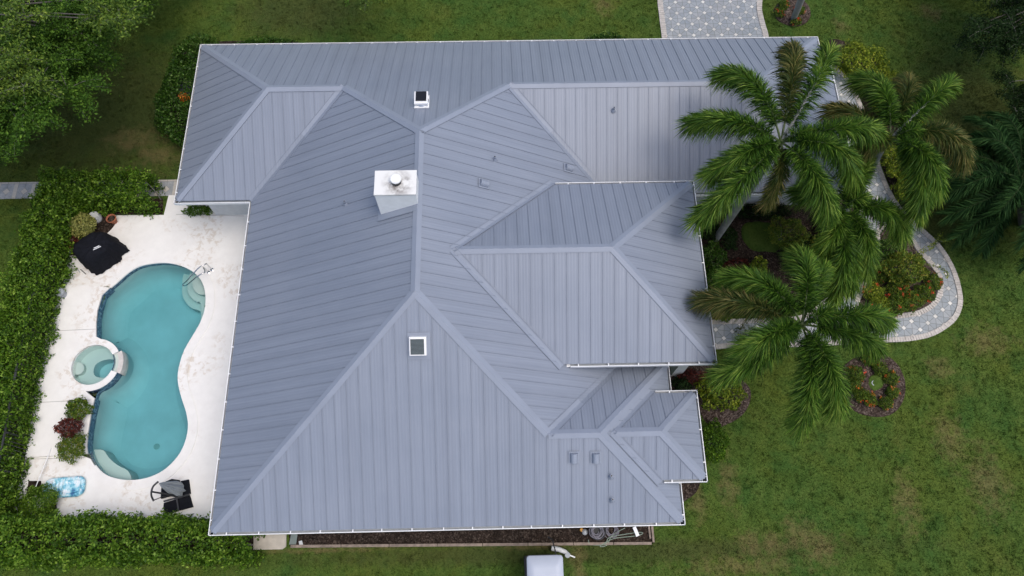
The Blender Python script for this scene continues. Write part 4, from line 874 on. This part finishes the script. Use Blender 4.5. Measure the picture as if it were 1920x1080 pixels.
# ---------------------------------------------------------------- broadleaf trees
def oak(label, base, clumps, mats, leaf=.10, nl=420, name='oak_tree', twigs=True, trunk_r=.28):
    """clumps: (x, y, z, r, material index)"""
    b = Vector(base); t = thing(name, label, 'tree', (b.x, b.y, 0)); mb = MB(); tw = MB()
    fork = b+Vector((0, 0, 2.2)); mb.tube([b, b+Vector((.05, .05, 1.1)), fork], [trunk_r*1.2, trunk_r, trunk_r*.85], 12)
    cs = [Vector(q[:3]) for q in clumps]; zmax = max(q.z for q in cs)
    limbs = []
    for k in range(7):
        a = 2*math.pi*k/7+.3; far = sum((abs(q.x-b.x)+abs(q.y-b.y)) for q in cs)/len(cs); e_ = fork+Vector((math.cos(a)*far*.5, math.sin(a)*far*.5, (zmax-2.2)*.55)); m_ = fork.lerp(e_, .5)+Vector((0, 0, .5)); pth = bez(fork, m_, e_, 7)
        mb.tube(pth, [trunk_r*.6*(1-.7*j/6) for j in range(7)], 8); limbs += pth[2:]
    parts = [[] for _ in mats]
    for q in clumps:
        cc = Vector(q[:3]); r = q[3]; n = int(nl*r*r*(5.2 if q[4] == 0 else 3.4)); near = min(limbs, key=lambda l: (l-cc).length)
        mb.tube(bez(near, near.lerp(cc, .5)+Vector((0, 0, .3)), cc, 5), [.05, .04, .03, .022, .012], 5)
        # twig sprays, each carrying leaves along it
        ns = max(7, int(11*r)); P_ = []; D_ = []
        for s in range(ns):
            v = Vector((random.gauss(0, 1), random.gauss(0, 1), random.gauss(0, .45))).normalized(); ln = r*random.uniform(.65, 1.2); en = cc+v*ln-Vector((0, 0, .15*ln)); md = cc+v*ln*.5+Vector((0, 0, .18*ln))
            pth = bez(cc, md, en, 5); tw.tube(pth, [.013, .010, .007, .005, .003], 4, cap=False)
            pa = np.array([list(z) for z in pth]); k = max(8, n//ns); tt = rng.uniform(.2, 1.04, k)*4; i = np.clip(tt.astype(int), 0, 3); u = tt-i
            X = pa[i]+(pa[i+1]-pa[i])*u[:, None]+rng.normal(size=(k, 3))*np.array([.13, .13, .07])*(.5+.5*r); P_.append(X)
        X = np.concatenate(P_); parts[q[4]].append(leaves_at(X, np.tile([[0, 0, 1.]], (len(X), 1)), leaf, .45, .4))
    mb.build('trunk', M_bark, t); tw.build('twig', M_twig, t)
    for k, m in enumerate(mats):
        if parts[k]: mk_leaves('crown', parts[k], m, t)
    return t
def in_poly(x, y, poly):
    ins = np.zeros(x.shape, bool) if hasattr(x, 'shape') else False
    n = len(poly)
    for i in range(n):
        (xa, ya), (xb, yb) = poly[i], poly[(i+1) % n]
        if ya == yb: continue
        cnd = ((ya > y) != (yb > y)) & (x < (xb-xa)*(y-ya)/(yb-ya)+xa)
        ins = ins ^ cnd
    return ins
def fill_clumps(poly_px, z0, z1, step, r, yel=(), far=()):
    out = []; xs = [q[0] for q in poly_px]; ys = [q[1] for q in poly_px]; y = min(ys)
    while y < max(ys):
        x = min(xs)
        while x < max(xs):
            a, b = x+random.uniform(-.35, .35)*step, y+random.uniform(-.35, .35)*step
            if in_poly(a, b, poly_px):
                z = random.uniform(z0, z1); g = G(a, b, z); m = 0
                for (cx_, cy_, cr) in yel:
                    if (a-cx_)**2+(b-cy_)**2 < cr*cr: m = 1
                if m: g = G(a, b, z1+.5)
                out.append((g.x, g.y, g.z, r*random.uniform(.8, 1.2), m))
            x += step
        y += step*.85
    return out
oakA = fill_clumps([(-260, -220), (120, -220), (150, -60), (215, -20), (235, 30), (215, 85), (172, 105), (158, 165), (120, 188), (80, 200), (55, 235), (5, 258), (-120, 300), (-260, 200)], 4.0, 7.0, 38, .92, [(38, 135, 42), (60, 42, 22), (218, 32, 26), (120, 20, 14)])
oak('huge spreading oak with pale twigs and yellow new growth at the top left', G(-20, 140, 0)+Vector((-1.5, 1.0, 0)), oakA, [L_oak, L_oakY], .105, 520)
oakB = fill_clumps([(170, -200), (360, -200), (330, -60), (290, -5), (270, 22), (240, 25), (210, -40)], 3.2, 4.6, 32, .7, [])
oak('darker oak reaching in behind the huge one at the top left', G(260, -90, 0), oakB, [L_oak, L_oakY], .095, 560)
oakC = fill_clumps([(1815, -120), (2000, -140), (2030, 90), (1925, 95), (1885, 85), (1845, 110), (1815, 78), (1825, 35), (1855, 15)], 3.0, 4.5, 30, .7)
oak('dark leafy tree at the top right corner', G(1960, 30, 0), oakC, [L_dark, L_oakY], .085, 620)
oakD = fill_clumps([(1885, 150), (2000, 130), (2050, 260), (1930, 262), (1885, 215), (1870, 185)], 2.0, 3.2, 28, .6)
oak('small dark tree at the right edge above the date palm', G(1950, 240, 0), oakD, [L_dark, L_oakY], .08, 620, trunk_r=.15)
oakE = [(*G(690, -14, 5.0), .6, 1), (*G(660, -20, 4.8), .5, 0), (*G(720, -16, 5.0), .5, 1), (*G(690, -60, 5.2), .9, 0), (*G(650, -75, 5.0), .9, 0), (*G(735, -75, 5.0), .9, 0), (*G(690, -120, 5.4), 1.0, 0), (*G(640, -120, 4.8), .9, 0), (*G(745, -120, 5.0), .9, 0)]
oak('tree whose bright green tips poke in at the top edge', G(690, -60, 0), oakE, [L_oak, L_oakY], .09, 500, trunk_r=.15)
# ---------------------------------------------------------------- small objects
g = G(187, 420)     # covered grill: draped cloth over a box with side shelves
cv = thing('covered_grill', 'barbecue grill under a draped black cover on the pool deck', 'grill', (*G(187, 470).xy, 0))
outl_px = [(140, 476.5), (151, 459), (179, 441), (203, 437), (212, 442), (230.5, 459), (229, 464), (219.5, 470), (216, 481), (210, 484), (192, 496), (175, 506), (162, 502), (149, 490)]
bot = spline([tuple(G(a, b, .5).xy) for a, b in outl_px], 5)
cx0 = sum(a for a, b in bot)/len(bot); cy0 = sum(b for a, b in bot)/len(bot); rows = []
for k, (s, z) in enumerate([(1.03, .04), (1.02, .10), (.97, .35), (.90, .70), (.83, .94), (.72, 1.04), (.45, 1.10), (.12, 1.12)]):
    row = []
    for j, (a, b) in enumerate(bot):
        wr = 1+.035*math.sin(j*1.7+k*.6)*(1 if k < 5 else .3); dx, dy = (a-cx0)*s*wr, (b-cy0)*s*wr
        row.append((cx0+dx, cy0+dy-.04*z, ZD+z+.02*math.sin(j*.9+k)*(k > 3)-(.22*max(0, (dx*.86+dy*.5)-.45) if k > 3 else 0)))
    rows.append(row)
mb = MB(); mb.grid(rows, 0, True); mb.face(rows[-1]); mb.build('cover', M_black, cv, True)
lg = MB(); q = G(181, 463, ZD+1.13)
for k, (l, o_) in enumerate([(.22, 0), (.30, -.05)]): lg.box(q+Vector((.03*k, o_, 0)), (l, .03, .006), R_(28))
lg.build('logo', M_white, cv)
def lathe_thing(name, label, cat, px, py, prof, mats, z=ZD, extra=None, n=20, group=None):
    g = G(px, py, z); mb = MB().lathe(g, prof, n, 0, True)
    if extra: mb.lathe(g, extra, n, 1, True)
    o = mb.build(name, mats, None, True); tag(o, label, cat, group); return o
lathe_thing('planter_pot', 'pale grey ceramic pot against the hedge behind the lime shrub', 'pot', 185, 413, [(.14, 0), (.2, .1), (.22, .25), (.17, .36), (.19, .42), (.16, .40), (.15, .34)], [M_lgrey, M_soil])
lathe_thing('flower_pot', 'round terracotta flower pot with soil on the deck corner', 'pot', 215, 416, [(.11, 0), (.17, .26), (.2, .27), (.2, .32), (.165, .32), (.155, .24)], [M_terra, M_soil], extra=[(.15, .25), (.15, .26)])
lathe_thing('dish', 'small grey ring-shaped dish at the left edge of the deck', 'dish', 125, 527, [(.08, 0), (.13, .05), (.11, .06), (.07, .03)], [M_grey])
lathe_thing('bucket', 'grey lidded bucket standing on the terrace edge by the west hedge', 'bucket', 119, 553, [(.14, 0), (.17, .28), (.18, .29), (.18, .33), (.12, .34), (.11, .36)], [M_grey, M_lgrey], z=ZR)
lathe_thing('pot', 'tiny grey pot beside the corner of the grill cover', 'pot', 133, 474, [(.05, 0), (.08, .08), (.06, .08)], [M_grey])
for k, (a, b, lb) in enumerate([((147, 507), (150, 511), 'small grey strip lying left of the dark strip on the deck'), ((151, 505), (161, 514), 'thin dark strip lying on the deck below the grill cover')]):
    tag(MB().bar(G(*a, ZD+.02), G(*b, ZD+.02), .03, .02).build('stick', M_grey if k == 0 else M_dark), lb, 'stick')
for (a, b, lb) in [(301, 475, 'deck drain'), ]: pass
# pool handrail
hr = thing('handrail', 'stainless steel looped handrail over the pool steps', 'handrail', (*G(392, 508).xy, 0))
def rail(pts): return MB().tube(spline(pts, 5, False), .024, 8)
f1, f2, lowp = G(398, 506, ZD), G(391, 511, ZD), G(344, 534, -.6)
t1 = [f1, f1+Vector((0, 0, .55)), G(386, 495, .80), G(372, 503, .80), G(350, 527, .35), G(342.5, 533, .1), G(346, 536, .1), G(352, 533, .35), G(372, 517, .78), G(384, 510, .80), f2+Vector((0, 0, .55)), f2]
rail([tuple(v) for v in t1]).build('rail', M_steel, hr, True)
mb = MB()
for f in (f1, f2): mb.lathe(f, [(.07, 0), (.07, .015), (.03, .03)], 14)
mb.build('base_plate', M_steel, hr)
# pool float
def float_mat():
    m, t, b = newmat('float_vinyl'); n1 = noise(t, 3.8, 4, .6); n2 = noise(t, 5.5, 3, .5, dist=1.5)
    c = ramp(t, n1, [(.36, (.72, .77, .82)), (.46, (.50, .72, .80)), (.55, (.16, .48, .62)), (.64, (.05, .16, .32))])
    c = mixc(t, ramp(t, n2, [(.60, 0.0), (.66, .8)]), c, (.76, .80, .84)); t.links.new(c, b.inputs['Base Color']); b.inputs['Roughness'].default_value = .3; return m
fl = thing('pool_float', 'white and turquoise patterned inflatable pool float lying on the deck', 'pool float', (*G(122, 914).xy, 0)); FM = float_mat()
fc = G(122, 914, .1); ax = (G(160, 911, .1)-G(84, 917, .1)); Lf = ax.length; ax.normalize(); ay = Vector((-ax.y, ax.x, 0)); wf = (G(122, 896, .1)-G(122, 933, .1)).length
def rr_(hx, hy, r, n=6):
    o_ = []
    for sx, sy, a0 in ((1, 1, 0), (-1, 1, 90), (-1, -1, 180), (1, -1, 270)):
        for k in range(n+1): a = R_(a0+90*k/n); o_.append((sx*(hx-r)+r*math.cos(a), sy*(hy-r)+r*math.sin(a)))
    return o_
def fp(x, y, z): return fc+ax*x+ay*y+Vector((0, 0, z-.1+ZD))
rim = rr_(Lf/2-.07, wf/2-.07, .18); mb = MB(); rim3 = [fp(x, y, .1) for x, y in rim]; mb.tube(rim3+[rim3[0]], .085, 8, cap=False); mb.build('rim', FM, fl, True)
mb = MB()
for k in range(5): x = -Lf/2+.18+.13*k; mb.tube([fp(x, -wf/2+.1, .10), fp(x, 0, .12), fp(x, wf/2-.1, .10)], .066, 8)
mb.build('mattress_tube', FM, fl, True)
mb = MB(); pr = rr_(Lf*.2, wf/2-.1, .12); mb.prism([tuple((fc+ax*(x+Lf*.22)+ay*y).xy) for x, y in pr], ZD+.02, ZD+.13); mb.build('pillow', FM, fl)
# skimmer pole
o = MB().tube([G(96, 840, ZR+.03), G(65, 918, .25)], .016, 8).build('pole', M_white); tag(o, 'long thin white pool pole lying across the terrace edge', 'pole')
# cantilever umbrella folded over its weights
um = thing('patio_umbrella', 'folded grey cantilever umbrella leaning over four black base weights', 'umbrella', (*G(330, 935).xy, 0))
def qd(pxs, z0, z1, nm, mat):
    MB().prism(P2(pxs, z1), z0, z1).build(nm, mat, um)
qd([(303, 906), (301, 935), (329, 927), (336, 900), (322, 898)], ZD, ZD+.10, 'base_weight', M_black); qd([(339, 902), (353, 899), (356.5, 925), (332, 932)], ZD, ZD+.10, 'base_weight', M_black)
qd([(307, 943), (330, 936), (334, 958), (310, 964), (306, 952)], ZD, ZD+.10, 'base_weight', M_black); qd([(333, 935), (355, 929), (361, 950), (336, 957)], ZD, ZD+.10, 'base_weight', M_black)
MB().bar(G(307, 940, ZD+.13), G(356, 927, ZD+.13), .05, .04).bar(G(331, 931, ZD+.135), G(335, 958, ZD+.135), .05, .04).build('cross_bar', M_dark, um)
arcp = [G(288, 939, .9), G(284, 930, 1.05), G(284, 921, 1.15), G(288, 911, 1.2), G(297, 903, 1.2)]
MB().tube(spline([tuple(v) for v in arcp], 4, False), .032, 8).tube([G(285, 922, 1.12), G(303, 925, .8), G(331, 931, ZD+.15)], .03, 8).tube([G(288, 938, .9), G(306, 931, .5), G(325, 930, .2)], .015, 6).build('pole', M_dark, um, True)
apex = G(297, 906, 1.25); ends = [(330, 901), (338, 904), (340, 909), (341, 915), (344, 919), (339, 922), (337, 928), (331, 930), (325, 926), (316, 925)]
mb = MB(); nE = len(ends); top = [G(a, b, .55+.10*(k % 2)) for k, (a, b) in enumerate(ends)]; prof = []
for s in (0.04, .3, .6, 1.0): prof.append([apex.lerp(v, s)+Vector((0, 0, .10*math.sin(s*3.14)+(.04 if k % 2 else -.03)*s)) for k, v in enumerate(top)])
low = [[v-Vector((0, 0, .16*s_+.04)) for v in r] for r, s_ in zip(prof, (.2, .6, 1, 1))]
mb.grid(prof); mb.grid(low); mb.grid([prof[-1], low[-1]]); mb.grid([[r[0] for r in prof], [r[0] for r in low]]); mb.grid([[r[-1] for r in prof], [r[-1] for r in low]])
mb.build('canopy', basic('grey_canvas', (.22, .25, .28), .8, .1, 6), um)
# fence inside the hedge
fe = thing('pool_fence', 'black metal rail fence running inside the west hedge', 'fence', (*G(60, 600).xy, 0))
fpx = [(82, 480), (68, 530), (55, 575), (45, 625), (33, 680), (21, 740), (9, 810), (-5, 880)]
fpp = [G(a, b, 1.56) for a, b in fpx]
for a, b in zip(fpp, fpp[1:]): MB().bar(a, b, .05, .05).build('rail', M_dark, fe)
for v in fpp: MB().box((v.x, v.y, .78), (.06, .06, 1.56)).build('post', M_dark, fe)
mb = MB()
for a, b in zip(fpp, fpp[1:]):
    for k in range(10): q = a.lerp(b, k/10); mb.box((q.x, q.y, .76), (.02, .02, 1.5))
mb.build('pickets', M_dark, fe)
# AC unit / dark pots under west eave
lathe_thing('garden_urn', 'dark blue-grey pot half under the west eave beside the croton', 'pot', 357, 178, [(.2, 0), (.32, .2), (.34, .42), (.26, .55), (.28, .6), (.2, .58)], [basic('slate_glaze', (.09, .10, .13), .5, .2, 6), M_soil], z=0)
# golf cart at the bottom edge
gc = thing('golf_cart', 'golf cart with pale flat roof parked at the bottom edge of the picture', 'golf cart', (*G(1022, 1075, 0).xy, 0))
cA, cB = G(987, 1040, 1.9), G(1055, 1038, 1.9); cxm = (cA.x+cB.x)/2; wd_ = (cB.x-cA.x); ytop = G(1020, 1041, 1.9).y
mb = MB(); rr2 = rr_(wd_/2, .95, .10); yc = ytop-.95
rws = []
for s, z in ((.985, 1.84), (1.0, 1.86), (1.0, 1.90), (.97, 1.925), (.6, 1.935)): rws.append([(cxm+x*s, yc+y*s, z) for x, y in rr2])
mb.grid(rws, 0, True); mb.face(rws[-1]); mb.build('canopy', basic('cart_roof', (.40, .44, .52), .4, .03, 2), gc, True)
MB().prism([(cxm+x, yc+.02+y) for x, y in rr_(wd_/2+.03, .99, .15)], .3, .62).build('body', M_dark, gc)
MB().prism([(cxm+x, yc+.62+y) for x, y in rr_(wd_/2-.03, .33, .12)], .6, .88).build('dashboard', M_dark, gc)
MB().box((cxm, yc-.35, .72), (wd_-.1, .5, .14)).box((cxm, yc-.62, .95), (wd_-.1, .1, .45)).build('seat', basic('seat_vinyl', (.25, .24, .22), .6, .1, 4), gc)
for sx in (-1, 1):
    for sy in (-1, 1):
        MB().tube([(cxm+sx*(wd_/2-.06), yc+sy*.8, .6), (cxm+sx*(wd_/2-.08), yc+sy*.78, 1.86)], .018, 6).build('roof_post', M_dark, gc)
        wh = MB(); cc = Vector((cxm+sx*(wd_/2-.05), yc+sy*.78, .23)); wr = [[cc+Vector((xx*sx, r*math.cos(a), r*math.sin(a))) for a in [2*math.pi*k/18 for k in range(18)]] for xx, r in ((-.09, .14), (-.09, .22), (.09, .22), (.09, .14), (.05, .03))]
        wh.grid(wr, 0, True); wh.build('wheel', M_dark, gc)
st_ = MB().tube([(cxm+.18, yc+.6, .85), (cxm+.18, yc+.45, 1.05)], .02, 6); st_.build('steering_column', M_dark, gc)
# tools and junk beside the cart
tl = thing('garden_tool', 'dark long-handled tool propped in front of the cart', 'tool', (*G(1038, 1020).xy, 0))
MB().tube([G(1026, 1006, .05), G(1036, 1012, .25), G(1042, 1037, .9)], .022, 6).build('handle', M_dark, tl); MB().bar(G(1026, 1007, .04), G(1040, 1005, .04), .05, .03).build('head', M_dark, tl)
pp = thing('drain_pipe', 'curved white plastic trim piece with a round grey wheel lying by the cart', 'pipe', (*G(1055, 1032).xy, 0))
MB().tube([G(1034, 1028, .2), G(1048, 1030, .2), G(1060, 1035, .2), G(1068, 1041, .2)], [.085, .085, .075, .05], 10).build('pipe', M_lgrey, pp, True)
MB().lathe(G(1064, 1041, .22), [(.09, 0), (.09, .06), (.03, .06)], 16).build('wheel', M_grey, pp); MB().tube([G(1068, 1041, .2), G(1078, 1045, .15)], .025, 8).build('spigot', M_white, pp)
# timber edging of the planting strip
te = thing('timber_edging', 'weathered timber edging boards along the planting strip by the lawn', 'edging', (*G(900, 1022).xy, 0))
xs_ = [545, 640, 730, 820, 905, 990, 1075, 1150, 1222]
for a, b in zip(xs_, xs_[1:]):
    ya, yb = 1024.5-(a-545)*.0085, 1024.5-(b-545)*.0085
    MB().bar(G(a+.6, ya, .05), G(b-.6, yb, .05), .09, .13).build('board', M_wood, te)
MB().bar(G(1225, 1017, .06), G(1222, 985, .06), .07, .14).build('board', M_wood, te); MB().bar(G(1219, 1010, .06), G(1216, 985, .06), .06, .12).build('board', M_wood, te)
# hoses
def hose(label, pts, r, mat, loops=None):
    mb = MB()
    if loops:
        cxh, cyh, R0, n, zz = loops; g = G(cxh, cyh, .1); path = []; ox = oy = 0; rad = R0
        for k in range(n*24):
            if k % 24 == 0: tx, ty, tr = random.uniform(-.25, .25)*R0, random.uniform(-.2, .2)*R0, R0*random.uniform(.5, 1.0)
            ox += (tx-ox)*.12; oy += (ty-oy)*.12; rad += (tr-rad)*.12; a = k/24*2*math.pi
            path.append((g.x+ox+rad*math.cos(a), g.y+oy+rad*math.sin(a), zz+.008*(k/24)))
        mb.tube(path, r, 6)
    if pts: mb.tube(spline([tuple(v) for v in pts], 6, False), r, 6)
    return tag(mb.build('garden_hose', mat, None, True), label, 'hose')
M_hose = basic('hose_green', (.22, .28, .22), .5, .1, 5)
M_hose2 = basic('hose_grey', (.22, .21, .25), .5, .1, 5)
hose('coiled grey hose heaped over the dark pot in the planting strip', None, .010, M_hose2, (1116, 997, .23, 9, .40))
hose('grey garden hose looped in a loose ring against the south wall', None, .010, M_hose2, (1146, 996, .24, 8, .06))
hose('pale green garden hose snaking from the loops over the timber edging', [G(1103, 1012, .15), G(1106, 1020, .1), G(1118, 1022, .1), G(1135, 1020, .12), G(1142, 1008, .12), G(1170, 1002, .1), G(1200, 998, .1), G(1204, 1001, .1), G(1190, 1005, .1), G(1150, 1010, .12), G(1125, 1024, .1), G(1138, 1022, .1), G(1146, 1006, .12), G(1160, 996, .1), G(1172, 990, .1)], .014, M_hose)
lathe_thing('hose_pot', 'large dark round pot in the planting strip holding the coiled hose', 'pot', 1119, 998, [(.2, 0), (.28, .3), (.28, .36), (.25, .36), (.24, .28)], [M_dark, M_soil], z=.02)
lathe_thing('jug', 'small white and pale blue plastic jug left of the hose pot', 'jug', 1096, 998, [(.08, 0), (.1, .1), (.07, .16), (.03, .2), (.03, .24)], [M_lgrey], z=.03)
lathe_thing('small_pot', 'tiny orange cup at the gutter line left of the white jug', 'pot', 1090, 994, [(.05, 0), (.06, .1), (.04, .1)], [basic('orange_plastic', (.6, .3, .05), .5, .1, 5)], z=.03)
tag(MB().bar(G(1189, 988, .25), G(1196, 1005, .12), .12, .02).build('plank', M_white), 'white board leaning in the planting strip beside the hose', 'board')
tag(MB().prism(P2([(549, 985), (560, 985), (555, 1021), (542, 1021)], .06), .03, .06).build('slate_board', basic('slate_green', (.17, .21, .20), .7, .15, 5)), 'grey green board lying at the left end of the planting strip', 'board')
tag(MB().prism(P2([(560, 1015), (566, 1013), (568, 1021), (561, 1022)], .08), .03, .08).build('paver_block', M_lgrey), 'small pale square block beside the grey green board', 'block')
# vine tendrils reaching over the path from the island
vt = thing('vine', 'thin yellow green tendrils reaching from the island bed across the path to the lawn', 'plant', (*G(1745, 500).xy, 0)); parts = []; mb = MB()
for pts in ([(1715, 478), (1740, 470), (1760, 455), (1785, 448), (1812, 441)], [(1715, 478), (1745, 466), (1758, 448), (1764, 438)], [(1735, 495), (1760, 500), (1773, 508), (1777, 520)], [(1725, 470), (1742, 461), (1758, 452), (1775, 452)]):
    path = [G(a, b, .75-.08*k) for k, (a, b) in enumerate(pts)]; sp3 = [Vector(v) for v in spline([tuple(v) for v in path], 8, False)]; mb.tube(sp3, .008, 4)
    pa = np.array([list(v) for v in sp3]); id_ = rng.integers(0, len(pa), 150); parts.append(leaves_at(pa[id_]+rng.normal(size=(150, 3))*.035, np.tile([[0, 0, 1.]], (150, 1)), .06, .6, .5))
mb.build('stem', M_twig, vt); mk_leaves('foliage', parts, L_yel, vt)
# ---------------------------------------------------------------- grass blades over the visible lawn
NB = 900000
gx = rng.uniform(-24, 26, NB); gyy = rng.uniform(-2, 27, NB)
ok = np.ones(NB, bool)
for poly in [deck, terr, pool, spa_out, drv, wo+wi, sp_l, isl, P2([(477, 985), (538, 985), (537, 1030), (476, 1031)])]+BEDS: ok &= ~in_poly(gx, gyy, poly)
for (xa, xb, ya, yb) in [(x0+.4, x1, Ys+.5, Yn-.4), (Xw, Xf-.3, Yb+.3, Ys+1), (Xe, Xi, Ysw, Ynw)]: ok &= ~((gx > xa) & (gx < xb) & (gyy > ya) & (gyy < yb))
dv = np.stack([gx, gyy, np.full(NB, -CAMH)], 1) @ CR; u_ = 960+CF*dv[:, 0]/-dv[:, 2]; v_ = 540-CF*dv[:, 1]/-dv[:, 2]
ok &= (u_ > -60) & (u_ < 1980) & (v_ > -60) & (v_ < 1140)
gx, gyy = gx[ok], gyy[ok]
kk = rng.integers(0, len(gx), 5200); cl = np.repeat(kk, 16); n_b = len(gx)     # scattered taller clumps and weeds
gx = np.concatenate([gx, gx[cl]+rng.normal(size=len(cl))*.045]); gyy = np.concatenate([gyy, gyy[cl]+rng.normal(size=len(cl))*.045]); n = len(gx); B0 = np.stack([gx, gyy, np.zeros(n)], 1); a = rng.uniform(0, 6.28, n); hgt = rng.uniform(.03, .07, n); wdt = rng.uniform(.007, .016, n); hgt[n_b:] *= 1.4; rv = rng.random(n); rv[n_b:] = np.clip(np.repeat(rng.choice([.35, .45, .7, .9], 5200), 16)+rng.normal(size=n-n_b)*.06, 0, 1)
S = np.stack([np.cos(a), np.sin(a), np.zeros(n)], 1)*wdt[:, None]; ln = rng.normal(size=(n, 3))*.035; ln[:, 2] = hgt
V = np.stack([B0-S, B0+S, B0+ln], 1).reshape(-1, 3)
gr = np_mesh('grass', V, np.arange(n*3).reshape(n, 3), M_blade, None, rv); struct(gr, 'stuff')
